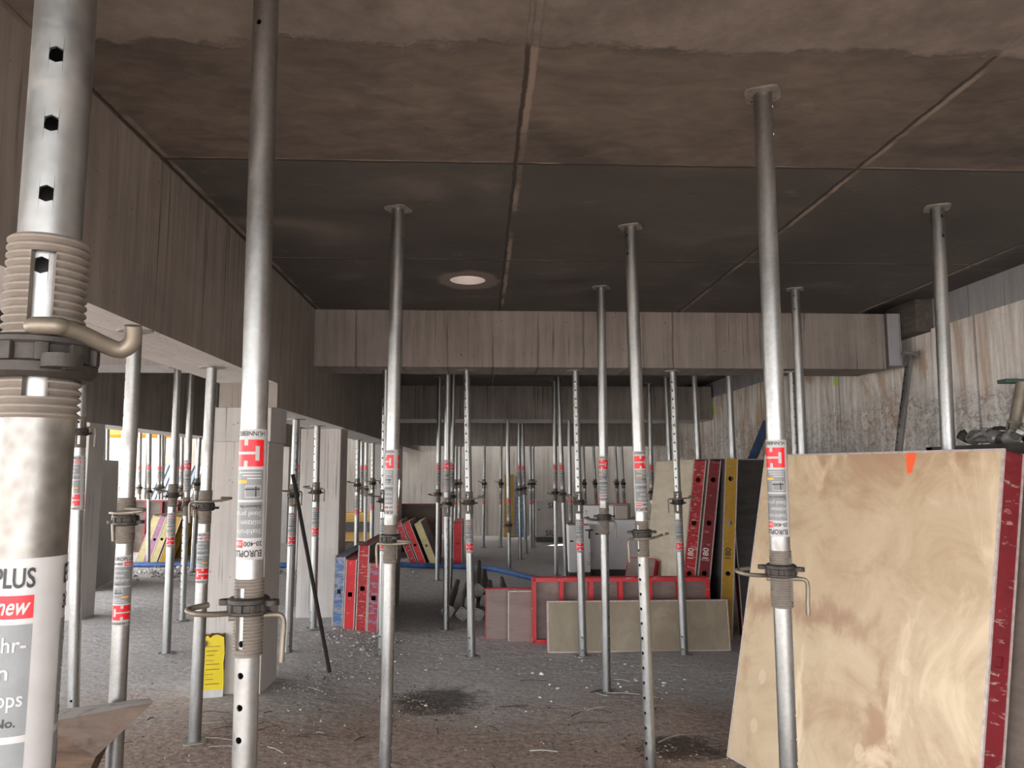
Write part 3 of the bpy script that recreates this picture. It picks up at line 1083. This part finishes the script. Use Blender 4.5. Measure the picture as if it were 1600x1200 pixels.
def panel(label, origin, ex, ez, l, w, t=.12, paint='red_paint', ply='film_plywood', rim='scraped_rim', end='square', text=None, tcol='print_white', ribs=3, group=None, name='formwork', board_text=None):
    ex = ex.normalized()
    ez = (ez - ex * ez.dot(ex)).normalized()
    ey = ez.cross(ex)
    Mx = Matrix((ex, ey, ez)).transposed().to_4x4()
    Mx.translation = origin
    root = empty(name, Mx, label, 'formwork panel', group)
    fr = MB()
    th = .006
    ins = .004
    # short side plates at x = 0 and x = l (plate drawn in (y, z))
    if end == 'square':
        holes = [rect(t * .5 - .022, w * .5 - .022, t * .5 + .022, w * .5 + .022)]
    else:
        holes = [circ(t * .5, w * k, .026, 14) for k in (.115, .36, .64, .885)]
    R = Matrix(((0, 0, 1, 0), (1, 0, 0, 0), (0, 1, 0, 0), (0, 0, 0, 1)))   # (a,b,c)->(x=c,y=a,z=b)
    for x in (ins, l - ins - th):
        fr.bm(holed_plate(rect(.012, .004, t - .004, w - .004), holes, th), paint, Matrix.Translation((x, 0, 0)) @ R)
    for z in (ins, w - ins - th):
        n = max(2, int(l / .45))
        hl = [circ(l * (k + .5) / n, t * .5, .02, 10) for k in range(n)]
        fr.bm(holed_plate(rect(.004, .012, l - .004, t - .004), hl, th), paint, Matrix.Translation((0, 0, z)))
    q = .011
    for y in (0, t - q):
        for z in (0, w - q):
            fr.box((0, y, z), (l, y + q, z + q), rim)
        for x in (0, l - q):
            fr.box((x, y, q), (x + q, y + q, w - q), rim)
    fl = .03      # back flange
    fr.box((q, t - .012, q), (q + fl, t - .008, w - q), paint)
    fr.box((l - q - fl, t - .012, q), (l - q, t - .008, w - q), paint)
    fr.box((q, t - .012, q), (l - q, t - .008, q + fl), paint)
    fr.box((q, t - .012, w - q - fl), (l - q, t - .008, w - q), paint)
    fob = fr.build('frame', root, 0)
    MB().box((q, .001, q), (l - q, .013, w - q), ply).build('plywood_sheet', root, 0)
    for i in range(ribs):
        if l >= w:
            x = l * (i + 1) / (ribs + 1)
            MB().box((x - .02, .0135, .011), (x + .02, t - .02, w - .011), paint).build('rib', root, 0)
        else:
            z = w * (i + 1) / (ribs + 1)
            MB().box((.011, .0135, z - .02), (l - .011, t - .02, z + .02), paint).build('rib', root, 0)
    if text:
        vs, fs, tw = text2d(text, t * .62, 0, .001)
        x0 = min(v[0] for v in vs)
        # reads upwards along the side plate at x = l
        tm = MB().add([(l - ins + .0008, t * .5 + .022 - v[1] * 1.0, w * .5 - tw / 2 + v[0] - x0 - .05) for v in vs], fs, tcol)
        o = tm.build('size_marking', fob, 0)
        o['label'] = 'size number painted on the frame edge'
    return root


Z = Vector((0, 0, 1))


def lean(dx, dy=0.0):
    return Vector((dx, dy, 1)).normalized()


# big stained panels in front of the right wall
ex = Vector((.315, -.949, 0))
o = Vector((1.43, 4.62, .0))
up = lean(.19, .064)
panel('large stained plywood panel with an orange spray mark, red frame, nearest of all', o, ex, up, 1.57, 1.78, .13, 'dark_red_paint', 'stained_plywood', ribs=3, group='large leaning panels')
panel('dark red framed panel leaning close behind the stained plywood panel', o + Vector((.155, .055, 0)), ex, up, 1.66, 1.74, .13, 'dark_red_paint', 'brown_film_plywood', ribs=3, group='large leaning panels')
# upright panels marked 180
up = lean(.125)
exb = Vector((-.03, -1, 0))
g = 'upright panels marked 180'
Yf = 7.75
for px, lb, pt, ply, tc, dl in (
    (1057, 'pale plywood faced upright panel with red edge marked 180, front of its row', 'red_paint', 'pale_plywood', 'print_white', 0),
    (1081, 'upright panel with worn dark red edge marked 180, second of its row', 'dark_red_paint', 'pale_plywood', 'print_white', 0),
):
    X0 = xat(px, Yf, 0)
    panel(lb, Vector((X0, Yf + 1.7, 0)), Vector((0, -1, 0)), up, 1.7, 1.78, .13, pt, ply, end='round', text='180', tcol=tc, ribs=2, group=g)
X0 = xat(1124, Yf - .1, 0)
panel('upright panel with ochre yellow edge marked 180 before a black sheet', Vector((X0, Yf + 1.5, 0)), Vector((0, -1, 0)), lean(.065), 1.6, 1.78, .13, 'yellow_paint', 'dark_film_plywood', end='round', text='180', tcol='print_black', ribs=2, group=g)
X0 = xat(1160, Yf, 0)
panel('black film faced panel between the ochre panel and the stained plywood', Vector((xat(1167, 7.7, 0), 7.82, 0)), Vector((1, .1, 0)), lean(.0, .1), .75, 1.78, .10, 'dark_red_paint', 'dark_film_plywood', ribs=2, group=g)
# panels lying on their long edge
g = 'panels lying on their long edge'
panel('dusty plywood panel lying on its long edge, in front of the red frame', Vector((xat(856, 7.2, 0), 7.19, 0)), Vector((1, .012, 0)), lean(0, .12), 1.69, .455, .08, 'red_paint', 'dusty_plywood', rim='scraped_rim', ribs=3, group=g)
panel('bright red frame panel lying on edge, open ribbed back towards the viewer', Vector((xat(1110, 7.55, 0), 7.62, 0)), Vector((-1, .02, 0)), lean(0, .03), 1.72, .62, .13, 'bright_red_paint', 'film_plywood', rim='red_paint', ribs=5, group=g)
panel('small pinkish panel with red end beside the loose props, farther of two', Vector((xat(758, 7.75, 0), 7.75, 0)), Vector((1, .0, 0)), lean(0, .04), .85, .49, .10, 'bright_red_paint', 'film_plywood', rim='red_paint', ribs=2, group=g)
panel('small pinkish panel beside the bright red frame, nearer of two', Vector((xat(794, 7.6, 0), 7.637, 0)), Vector((1, .0, 0)), lean(0, .04), .62, .485, .08, 'red_paint', 'film_plywood', ribs=2, group=g)
panel('red panel lying tilted behind the bright red frame at the carton corner', Vector((xat(958, 8.9, 0), 8.6, .0)), Vector((.75, -.5, 0)), lean(.08, .5), .34, .74, .10, 'bright_red_paint', 'film_plywood', rim='red_paint', ribs=2, group=g)
# stack ending beside the second column
g = 'panel ends beside the second column'
for px, Y, h, pt, ply, rim, lb, dx in (
    (535, 8.15, .71, 'blue_paint', 'brown_film_plywood', 'scraped_rim', 'blue and grey worn panel end standing beside the second column', .03),
    (553, 8.05, .70, 'bright_red_paint', 'brown_film_plywood', 'scraped_rim', 'bright red panel end standing between the blue one and the tall one', .02),
    (572, 7.98, .86, 'red_paint', 'brown_film_plywood', 'scraped_rim', 'tallest red panel end of the row with white smear', .015),
    (590, 7.95, .70, 'patchy_paint', 'brown_film_plywood', 'scraped_rim', 'red and blue patchy panel end with dark brown face, outermost of its row', .01),
):
    X0 = xat(px, Y, 0)
    panel(lb, Vector((X0, Y, fz(X0, Y) - .01)), Vector((.015, 1, 0)), lean(0.02), 1.75, h, .112, pt, ply, rim=rim, ribs=3, group=g)
# rear groups
g = 'panels stacked at the rear column'
for px, Y, h, lx, pt, ply, lb in (
    (654, 13.7, .84, -.38, 'red_paint', 'brown_film_plywood', 'red leaning panel end, outermost of the rear leaning row'),
    (668, 13.6, .84, -.42, 'bright_red_paint', 'brown_film_plywood', 'bright red leaning panel end beside the pale yellow one'),
    (686, 13.5, .84, -.52, 'pale_yellow_paint', 'brown_film_plywood', 'pale yellow leaning panel end with dark brown face in the rear row'),
):
    X0 = xat(px, Y, 0)
    panel(lb, Vector((X0, Y, 0)), Vector((0, 1, 0)), lean(-.42), 1.2, h, .12, pt, ply, ribs=2, group=g)
X0 = xat(722, 13.8, 0)
panel('single bright red upright panel end beyond the stout inverted prop', Vector((X0, 13.8, 0)), Vector((0, 1, 0)), lean(.0), 1.2, .74, .16, 'bright_red_paint', 'brown_film_plywood', ribs=2, group=g)
panel('wide dark red panel standing behind the rear leaning row', Vector((xat(690, 15.3, 0), 15.35, 0)), Vector((-1, 0, 0)), lean(0, .02), .82, 1.0, .12, 'dark_red_paint', 'brown_film_plywood', rim='dark_red_paint', ribs=2, group=g)
panel('ochre yellow panel leaning on the rear wall behind the thin props', Vector((xat(802, 19.4, 0), 19.35, 0)), Vector((0, 1, 0)), lean(0.01), .3, 1.55, .24, 'yellow_paint', 'pale_plywood', end='round', ribs=1, group='panels at the rear wall')
panel('grey panel with orange edge leaning on the rear wall beside the ochre one', Vector((xat(818, 19.4, 0), 19.35, 0)), Vector((0, 1, 0)), lean(0.01), .3, 1.5, .2, 'blue_paint', 'pale_plywood', end='round', ribs=1, group='panels at the rear wall')
g = 'panels stacked in the open bay'
for px, Y, h, lx, pt, ply, lb in (
    (211, 13.8, .86, .34, 'pale_yellow_paint', 'brown_film_plywood', 'pale yellow leaning panel end in the open bay, farthest from the column'),
    (222, 13.75, .86, .34, 'mauve_paint', 'brown_film_plywood', 'mauve leaning panel end between two yellow ones in the open bay'),
    (233, 13.7, .88, .30, 'pale_yellow_paint', 'brown_film_plywood', 'yellow leaning panel end with brown back in the open bay'),
    (246.5, 13.7, .85, .22, 'yellow_paint', 'brown_film_plywood', 'ochre leaning panel end half in shade in the open bay'),
):
    X0 = xat(px, Y, .07)
    panel(lb, Vector((X0, Y + 1.2, .07)), Vector((0, -1, 0)), lean(.33), 1.2, h, .115, pt, ply, ribs=2, group=g)
panel('wide dark red panel standing across behind the yellow panel ends', Vector((xat(300, 15.4, .07), 15.4, .07)), Vector((-1, 0, 0)), lean(0, .02), 1.2, 1.02, .12, 'dark_red_paint', 'brown_film_plywood', ribs=3, group=g)
# white board leaning behind the outer column
mb = MB().box((0, 0, 0), (1.35, .022, 1.72), 'white_board', None, .003)
ob = mb.build('plywood_board', None, 0)
exv = Vector((xat(186, 11.8, 1) - xat(150, 10.5, 1), 1.3, 0)).normalized()
ezv = lean(-.03)
ezv = (ezv - exv * ezv.dot(exv)).normalized()
Mx = Matrix((exv, ezv.cross(exv), ezv)).transposed().to_4x4()
Mx.translation = (xat(150, 10.5, 1), 10.5, .075)
ob.matrix_world = Mx
tag(ob, 'large whitish plain board standing behind the outer dark column', 'board')

# ------------------------------------------------------------------ loose things
# broken board leaning on the short prop
tip = at(240, 1097, 3.38)
tl = at(60, 1131, 3.30)
bl = Vector((at(30, 1290, 3.2).x, 3.15, .07))
br = Vector((at(126, 1205, 3.2).x, 3.2, .07 + .0))
th = Vector((.0, .11, .02))
front = [tip, tl, Vector((tl.x - .02, 3.12, .075)), Vector((tip.x - .62, 3.14, .075)), ]
mid_ = at(150, 1182, 3.26)
front = [tip, tl, Vector((tl.x - .05, 3.10, .075)), Vector((tl.x + .12, 3.11, .075)), mid_]
n = len(front)
vs = front + [p + th for p in front]
vs[n] = front[0] + Vector((-.04, .06, .0))
fs = [tuple(range(n))[::-1], tuple(range(n, 2 * n))] + [(i, (i + 1) % n, n + (i + 1) % n, n + i) for i in range(n)]
ob = MB().add(vs, fs, 'dark_timber').build('broken_board', None, 0)
tag(ob, 'dusty broken dark board with a sharp tip leaning on a short prop', 'board')

# dark bar leaning beside the near column
p0 = flr(515, 1052)
p1 = at(445, 741, 6.3)
p1.x = -1.52
p0.z = fz(p0.x, p0.y) + .008
ob = MB().sweep([p0, p0.lerp(p1, .5), p1], .0155, 'bar_black', 10).build('steel_bar')
tag(ob, 'thin black steel bar leaning against the side of the near column', 'bar')

# blue strut behind the upright panels
ob = MB().sweep([Vector((xat(1140, 9.0, .1), 9.35, .06)), at(1172, 725, 9.45), at(1199, 660, 9.6)], .055, 'strut_blue', 14).build('blue_strut')
tag(ob, 'dark blue round strut rising slanted behind the upright panels', 'strut')

# hose
pts = [(-8.3, 13.6, .12), (-6.0, 13.15, .11), (-4.5, 13.05, .11), (-3.0, 12.9, .11), (-1.9, 12.75, .11)]
for px, py in ((600, 886), (660, 888), (720, 889), (770, 893), (820, 905), (872, 915), (930, 921)):
    p = flr(px, py)
    pts.append((p.x, p.y, fz(p.x, p.y) + .045))
ob = MB().sweep(catmull(pts, 8), .05, 'hose_blue', 14, flat=.85).build('water_hose')
tag(ob, 'long blue hose lying across the dirt floor behind the panels', 'hose')

# pile of loose props on the floor
loose = [(-.20, 8.75, 0, .02), (-.03, 8.7, 0, .0), (-.37, 8.95, 0, .05), (.14, 8.9, 0, -.02), (-.115, 8.85, 1, .01), (.06, 8.95, 1, -.01), (-.03, 9.05, 2, .0), (.33, 9.2, 0, -.04)]
words = ['first in the bottom layer, end plate facing out', 'second in the bottom layer, end plate facing out', 'slanted one at the outer edge of the bottom layer', 'third in the bottom layer beside the small panel', 'lower one of the upper layer', 'second one of the upper layer', 'topmost one', 'slanted dark one at the back']
k = KIND['S']
pile_out = perforated(.04, .006, 1.0, [.06], .008).mesh('outer_tube', 40)
pile_in = perforated(.034, .95, 1.35, [1.04, 1.12, 1.2, 1.28], .008).mesh('inner_tube', 40)
for me in (pile_out, pile_in):
    me.materials[0] = MATS['pile_steel']
for (x, y, lay, yaw), wd in zip(loose, words):
    zc = .07 + lay * .105
    d = Vector((yaw, 1, .10 if lay == 0 else .12)).normalized()
    b = Vector((x, y, zc))
    root = empty('loose_prop', axis_matrix(b, b + d), 'worn prop in the floor pile, ' + wd, 'steel prop', 'loose props on the floor')
    link('outer_tube', pile_out, root)
    link('inner_tube', pile_in, root)
    link('end_plate', k['plate'], root, Matrix.Rotation(random.random(), 4, 'Z'))

# yellow paper bag beside the near column
b = flr(337, 1082)
b.y -= .1
bm = bmesh.new()
bmesh.ops.create_cube(bm, size=1)
bmesh.ops.subdivide_edges(bm, edges=bm.edges[:], cuts=6, use_grid_fill=True)
rnd = random.Random(4)
for v in bm.verts:
    x, y, z = v.co
    tz = z + .5
    pinch = 1 - .06 * max(0, tz - .75) * 4 + .03 * math.sin(tz * 9)
    v.co = Vector((x * .165 * pinch + rnd.uniform(-.003, .003), y * .12 * (1 - .35 * max(0, tz - .8) * 5 * .5) + rnd.uniform(-.003, .003), tz * .42 + (rnd.uniform(-.014, .012) if tz > .95 else 0)))
mb = MB()
bm.verts.index_update()
vv = [v.co.copy() for v in bm.verts]
for f in bm.faces:
    c = f.calc_center_median()
    mt = 'bag_white' if c.z < .075 else ('bag_brown' if c.z > .415 else ('bag_brown' if c.x > .074 and c.z > .2 else 'bag_yellow'))
    mb.mi(mt)
    mb.f.append(tuple(v.index for v in f.verts))
    mb.m.append(mb.mi(mt))
mb.v = vv
bm.free()
Mx = Matrix.Translation((b.x, b.y, fz(b.x, b.y))) @ Matrix.Rotation(.22, 4, 'Z')
root = empty('cement_bag', Mx, 'yellow paper bag with white base standing beside the near column', 'bag')
mb.build('bag', root, 50)
tx = MB()
for i in range(9):
    zz = .10 + i * .032 + random.uniform(-.004, .004)
    wd = random.choice((.05, .075, .09))
    hh = random.choice((.003, .005, .008))
    tx.box((-.035, -.0665, zz), (-.035 + wd, -.0645, zz + hh), 'print_brown')
tx.build('lettering', root, 0)
tx = MB()
for i in range(6):
    tx.box((-.073, -.0665, .12 + i * .028), (-.052, -.0645, .128 + i * .028), 'print_grey')
tx.build('lettering', root, 0)
MB().bm(holed_plate(circ(0, 0, .024, 16), [], .002), 'bag_brown', Matrix.Translation((-.052, -.0645, .375)) @ Matrix.Rotation(PI / 2, 4, 'X')).build('emblem', root, 0)


# cartons
def carton(label, M0, w, d, h, mat, side=None, pallet=True, prints=()):
    root = empty('carton', M0, label, 'carton', 'cartons on the floor')
    z0 = .12 if pallet else 0
    mb = MB().box((0, 0, z0), (w, d, z0 + h), mat, None, .006)
    if side:
        i = mb.mi(side)
    bob = mb.build('box', root, 0)
    fl = MB()
    fl.box((-.002, d * .49, z0 + h - .002), (w + .002, d * .51, z0 + h + .002), 'print_grey')
    fl.build('tape', root, 0)
    if pallet:
        pl = MB()
        for k in range(3):
            pl.box((0, d * k * .42, 0), (w, d * (k * .42 + .16), .09), 'grey_timber')
        pl.box((0, 0, .09), (w, d, .118), 'grey_timber')
        pl.build('pallet', root, 0)
    for (face, body, size, u, v, rot, mt) in prints:
        vs, fs, tw = text2d(body, size, 0, .002 if size > .1 else 0)
        T = Matrix.Translation((u, -.0015, z0 + v)) if face == 'front' else Matrix.Translation((-.0015, u, z0 + v)) @ Matrix.Rotation(-PI / 2, 4, 'Z')
        T = T @ Matrix.Rotation(PI / 2, 4, 'X') @ Matrix.Rotation(rot, 4, 'Z')
        MB().add([(v_[0], v_[1], 0) for v_ in vs], fs, mt, T).build('lettering', bob, 0)
    return root


Yc = 18.0
X0 = xat(838, Yc, .4)
carton('grey printed carton on a pallet before the rear wall, dark lettering', Matrix.Translation((X0, Yc, .0)), .78, .8, .84, 'dark_carton', prints=(('front', 'SIL', .18, .27, .66, 0, 'print_black'), ('front', 'SIL', .18, .21, .03, 0, 'print_black'), ('front', '-', .2, .03, .58, 0, 'print_black')))
X0 = xat(889, 11.8, .4)
carton('white carton with vertical lettering, standing in front of the wrapped one', Matrix.Translation((X0, 11.79, .0)), .325, .38, .70, 'white_carton', prints=(('front', 'T', .2, .25, .5, 0, 'print_black'), ('front', '-', .2, .01, .42, 0, 'print_black'), ('front', 'SIL', .07, .33, .1, PI / 2, 'print_grey'), ('front', 'lllll ll', .06, .3, .3, -PI / 2, 'print_grey')))
X0 = xat(918, 12.0, .4)
rt_ = carton('large lilac grey wrapped carton behind the bright red frame', Matrix.Translation((X0, 12.15, .0)) @ Matrix.Rotation(-.1, 4, 'Z'), 1.02, .95, .76, 'lilac_carton', prints=(('front', '-', .2, .14, .5, 0, 'print_black'), ('front', '|', .3, .62, .12, 0, 'print_black')))
wr = MB()
for k in range(14):
    a = math.radians(6 + k * 6.5)
    p = Vector((.02, -.004, .16))
    q = p + Vector((math.cos(a) * .42, 0, math.sin(a) * .34))
    wr.sweep([p.lerp(q, .35), q], .003, 'print_white', 4)
wr.build('plastic_wrap', rt_, 0)
carton('small white carton lying on top of the white and wrapped cartons', Matrix.Translation((xat(909, 12.5, .9), 12.55, .885)) @ Matrix.Rotation(-.1, 4, 'Z'), .52, .4, .2, 'white_carton', pallet=False, prints=(('front', 'T', .1, .05, .05, 0, 'print_grey'),))
carton('small striped brown carton on top of the wrapped carton', Matrix.Translation((xat(962, 12.3, .9), 12.3, .885)) @ Matrix.Rotation(-.1, 4, 'Z'), .19, .2, .21, 'cardboard', pallet=False)
carton('tan carton lying behind the small striped brown carton', Matrix.Translation((xat(950, 12.7, .9), 12.62, .885)) @ Matrix.Rotation(-.1, 4, 'Z'), .36, .3, .22, 'cardboard', pallet=False)

# timber stack in daylight past the second column
for i in range(4):
    b = Vector((-3.05 + .02 * i, 15.4 + .15 * (i % 2), .07 + .19 * i))
    mb = MB().box((0, 0, 0), (1.1 - .1 * i, .2, .18), 'yellow_timber' if i % 2 else 'grey_timber', Matrix.Translation(b), .004)
    tag(mb.build('timber_beam', None, 0), ('grey bottom timber of the stack past the second column', 'yellow timber second from the ground past the second column', 'grey timber third from the ground past the second column', 'yellow topmost timber of the stack past the second column')[i], 'timber', 'timbers past the second column')
# orange girders under outdoor formwork
for i in range(3):
    mb = MB()
    Y = 16.9 + i * .9
    z = 2.42
    for (a, bz, hh) in ((.04, 0, .04), (.015, .04, .12), (.04, .16, .04)):
        mb.box((-9.6, Y - a, z + bz), (-6.9, Y + a, z + bz + hh), 'orange_timber' if i else 'yellow_timber')
    tag(mb.build('timber_girder', None, 0), ('nearest yellow formwork girder above the open bay', 'middle orange formwork girder above the open bay', 'farthest orange formwork girder above the open bay')[i], 'timber girder', 'girders in the open bay')
mb = MB().box((-9.7, 16.7, 2.62), (-6.8, 19.0, 2.645), 'yellow_timber')
tag(mb.build('formwork_deck', None, 0), 'yellow plywood deck resting on the timber girders outside', 'formwork deck')
for i, (x, y) in enumerate(((-9.3, 16.9), (-7.2, 16.9), (-9.3, 18.7), (-7.2, 18.7), (-9.3, 17.8), (-7.2, 17.8))):
    ob = MB().sweep([(x, y, .0), (x, y, 2.42)], .035, 'galvanized_steel', 10).build('deck_post')
    tag(ob, ('steel post under the outer near corner of the timber deck', 'steel post under the inner near corner of the timber deck', 'steel post under the outer far corner of the timber deck', 'steel post under the inner far corner of the timber deck', 'steel post under the outer middle of the timber deck', 'steel post under the inner middle of the timber deck')[i], 'post', 'posts under the timber deck')
# striped sheeting bundle outdoors
for i in range(9):
    x = -7.95 + i * .115
    vs = [(x, 17.95, .08), (x + .07, 17.95, .08), (x + .62, 18.15, 1.78), (x + .55, 18.15, 1.78)]
    vs += [(a, b + .4, c) for a, b, c in vs]
    fs = [(0, 1, 2, 3), (7, 6, 5, 4), (0, 4, 5, 1), (1, 5, 6, 2), (2, 6, 7, 3), (3, 7, 4, 0)]
    ob = MB().add(vs, fs, 'sheet_blue' if i % 2 else 'sheet_white').build('plastic_sheet', None, 0)
    tag(ob, ('blue' if i % 2 else 'white') + ' leaning sheet of the striped stack in the open bay, ' + ('first', 'second', 'third', 'fourth', 'fifth', 'sixth', 'seventh', 'eighth', 'ninth')[i] + ' from the outside', 'plastic sheet', 'striped sheets in the open bay')

# steel stillage behind the big panels, with fittings on top
root = empty('stillage', Matrix.Translation((2.72, 3.55, 0)), 'dark steel stillage hidden behind the large stained panel, fittings on top', 'stillage')
fr = MB()
for x in (0, 1.0):
    for y in (0, 1.0):
        MB().box((x, y, 0), (x + .06, y + .06, 1.79), 'stillage_steel').build('post', root, 0)
dk = MB().box((0, 0, 1.75), (1.06, 1.06, 1.79), 'stillage_steel')
dk.box((0, 0, .1), (1.06, 1.06, .16), 'stillage_steel')
dk.build('deck', root, 0)
fit = [(at(1522, 684, 4.36), 'fitting_steel', 0), (at(1540, 686, 4.22), 'fitting_steel', 1), (at(1508, 683, 4.5), 'cast_iron', 0), (at(1557, 684, 4.15), 'fitting_steel', 0), (at(1566, 676, 4.35), 'cast_iron', 1), (at(1533, 674, 4.55), 'fitting_steel', 1), (at(1550, 672, 4.42), 'fitting_steel', 0), (at(1596, 676, 3.98), 'fitting_steel', 1), (at(1600, 664, 4.2), 'cast_iron', 0), (at(1580, 686, 4.0), 'fitting_steel', 0)]
nm = ['first from the panel corner, pale', 'pale tilted one in front', 'black one lowest on the edge', 'pale one beside the upright tube', 'black one behind the upright tube foot', 'tilted pale one at the back', 'pale ring shaped one', 'pale one at the outer edge', 'black one at the outer edge, high', 'pale one below the upright tube']
rr = random.Random(3)
for (p, mt, kd), wd in zip(fit, nm):
    mb = MB()
    T = Matrix.Translation((p.x, p.y, min(1.855, max(1.822, p.z)))) @ Matrix.Rotation(rr.uniform(-3, 3), 4, 'Z') @ Matrix.Rotation(rr.uniform(.5, 1.3), 4, 'X')
    if kd == 0:
        mb.lathe([(.026, -.025), (.04, -.025), (.044, 0), (.04, .025), (.026, .025)], mt, 16, T, True)
        mb.sweep([(.04, 0, 0), (.08, .02, .01), (.1, .05, .02)], .01, mt, 8, T)
    else:
        mb.box((-.05, -.02, -.012), (.05, .02, .012), mt, T, .006)
        mb.sweep([(-.05, 0, .02), (-.02, 0, .05), (.03, 0, .05), (.06, .02, .02)], .011, mt, 8, T)
    tag(mb.build('steel_fitting'), 'small steel fitting on the stillage, ' + wd, 'fitting', 'fittings on the stillage')
ptop = at(1597, 598, 4.08)
pb = at(1579, 684, 4.08)
pb.z = 1.79
root = empty('prop_stub', axis_matrix(pb, ptop), 'short brownish tube with threaded lower part standing among the fittings', 'tube')
Ls = (ptop - pb).length
MB().lathe([(.03, .12), (.03, Ls), (.026, Ls), (.026, .12)], 'pin_steel', 18, None, True).build('tube', root)
link('threaded_sleeve', thread_mesh(.0385, .035, .13), root)
mb = MB()
p = at(1592, 601, 4.1)
ob = MB().box((p.x - .09, p.y - .03, ptop.z), (p.x + .08, p.y + .05, ptop.z + .022), 'fitting_green', None, .005)
tag(ob.build('green_clamp', None, 0), 'dark green clamp resting on the brownish tube beside the wall', 'clamp')

# dark timber block at the wall beside the cross beam end
mb = MB().box((3.87, 6.6, 2.88), (4.025, 7.1, CEIL + .085), 'grey_timber')
tag(mb.build('timber_block', None, 0), 'dark timber block wedged between slab and wall at the cross beam end', 'timber block')


# ------------------------------------------------------------------ rubble
def crumbs(name, spots, mat, label, cat, flat=.6, seed=1):
    rr = random.Random(seed)
    mb = MB()
    ico = bmesh.new()
    bmesh.ops.create_icosphere(ico, subdivisions=1, radius=1)
    ico.verts.index_update()
    base = [v.co.copy() for v in ico.verts]
    faces = [tuple(v.index for v in f.verts) for f in ico.faces]
    ico.free()
    for (cx, cy, sx, sy, n, s0, s1) in spots:
        for _ in range(n):
            x, y = rr.gauss(cx, sx), rr.gauss(cy, sy)
            if x > 3.9 or x < -8 or y < 1.5 or y > 19 or (-2.1 < x < -1.5 and (5.6 < y < 6.25 or 8.5 < y < 9.15)):
                continue
            s = rr.uniform(s0, s1) * (1 if rr.random() < .85 else 1.7)
            T = Matrix.Translation((x, y, fz(x, y) + s * flat * .35)) @ Matrix.Rotation(rr.uniform(0, 6.28), 4, 'Z') @ Matrix.Diagonal((s * rr.uniform(.7, 1.5), s * rr.uniform(.6, 1), s * flat, 1))
            mb.add([v * rr.uniform(.7, 1.15) for v in base], faces, mat if isinstance(mat, str) else rr.choice(mat), T)
    tag(mb.build(name, None, 0), label, cat, kind='stuff')


crumbs('rubble', [(-1.2, 7.2, .2, .5, 700, .003, .011), (-1.3, 6.4, .12, .4, 300, .003, .009), (1.0, 6.6, .7, .5, 90, .003, .008), (-.6, 6.4, .6, .8, 80, .003, .009), (-2.2, 4.6, .7, .9, 200, .003, .008), (-4.5, 12.4, 1.4, .4, 500, .01, .035), (0, 6, 2.0, 2.5, 400, .003, .007)], 'crumb_grey', 'grey concrete crumbs scattered on the dirt between the panels and columns', 'rubble', .7, 2)
crumbs('plaster_scraps', [(-1.15, 7.5, .2, .35, 70, .006, .02), (-.75, 6.6, .35, .8, 26, .006, .014), (1.05, 6.4, .55, .35, 30, .006, .017), (1.4, 5.9, .2, .3, 6, .008, .02), (0, 5.5, 1.6, 1.2, 90, .003, .006)], 'crumb_white', 'white plaster and foam scraps littering the floor before the panels', 'scraps', .6, 5)
crumbs('wood_chips', [(-.3, 5.78, .2, .25, 600, .004, .011), (1.2, 4.8, .16, .14, 260, .004, .011), (-1, 4.6, 1.2, .8, 400, .003, .008), (.3, 4.6, 1.2, .8, 400, .003, .008)], ('chip_brown', 'chip_brown', 'chip_tan'), 'dark wood chips and damp litter on the brown soil', 'litter', .35, 8)
# twigs and splinters near the camera
mb = MB()
rr = random.Random(12)
for _ in range(70):
    x, y = rr.uniform(-2.2, 1.4), rr.uniform(4.1, 6.3)
    if -2.25 < x < -1.4 and y > 5.3:
        continue
    a = rr.uniform(0, PI)
    L = rr.uniform(.03, .14)
    d = Vector((math.cos(a), math.sin(a) * .6, 0)) * L
    p = Vector((x, y, fz(x, y) + .012))
    mb.sweep([p - d, p + Vector((0, 0, .006)), p + d], rr.uniform(.002, .0045), 'chip_brown' if rr.random() < .6 else 'crumb_grey', 5)
tag(mb.build('wood_splinters', None, 0), 'thin splinters and twigs strewn over the near floor', 'splinters', kind='stuff')

# ------------------------------------------------------------------ light
w = bpy.data.worlds.new('sky')
SC.world = w
w.use_nodes = True
nt = w.node_tree
bg = nt.nodes['Background']
bg.inputs[0].default_value = (.95, .975, 1.0, 1)
bg.inputs[1].default_value = 1.0


sun = bpy.data.lights.new('sun', 'SUN')
sun.energy = 7
sun.angle = math.radians(.6)
sun.color = (1, .95, .88)
so = bpy.data.objects.new('sun', sun)
COL.objects.link(so)
so.rotation_euler = Vector((-.5, -.45, -.74)).to_track_quat('-Z', 'Y').to_euler()


def portal(name, loc, rot, sx, sy):
    a = bpy.data.lights.new(name, 'AREA')
    a.shape = 'RECTANGLE'
    a.size, a.size_y = sx, sy
    a.cycles.is_portal = True
    o = bpy.data.objects.new(name, a)
    COL.objects.link(o)
    o.location = loc
    o.rotation_euler = rot


portal('opening_left', (XL - .1, 8.6, 1.55), (0, -PI / 2, 0), 3.1, 20)
portal('opening_back', (-2.1, -1.45, 1.17), (-PI / 2, 0, PI), 12.2, 2.34)
portal('opening_rear', (-2, 19.48, CEIL), (0, 0, 0), 12, .65)
SC.view_settings.view_transform = 'Standard'
SC.view_settings.look = 'None'
SC.view_settings.gamma = 1
SC.view_settings.use_curve_mapping = False
SC.view_settings.exposure = 3.1
try:
    SC.cycles.max_bounces = 10
    SC.cycles.diffuse_bounces = 6
    SC.cycles.sample_clamp_indirect = 8
except Exception:
    pass
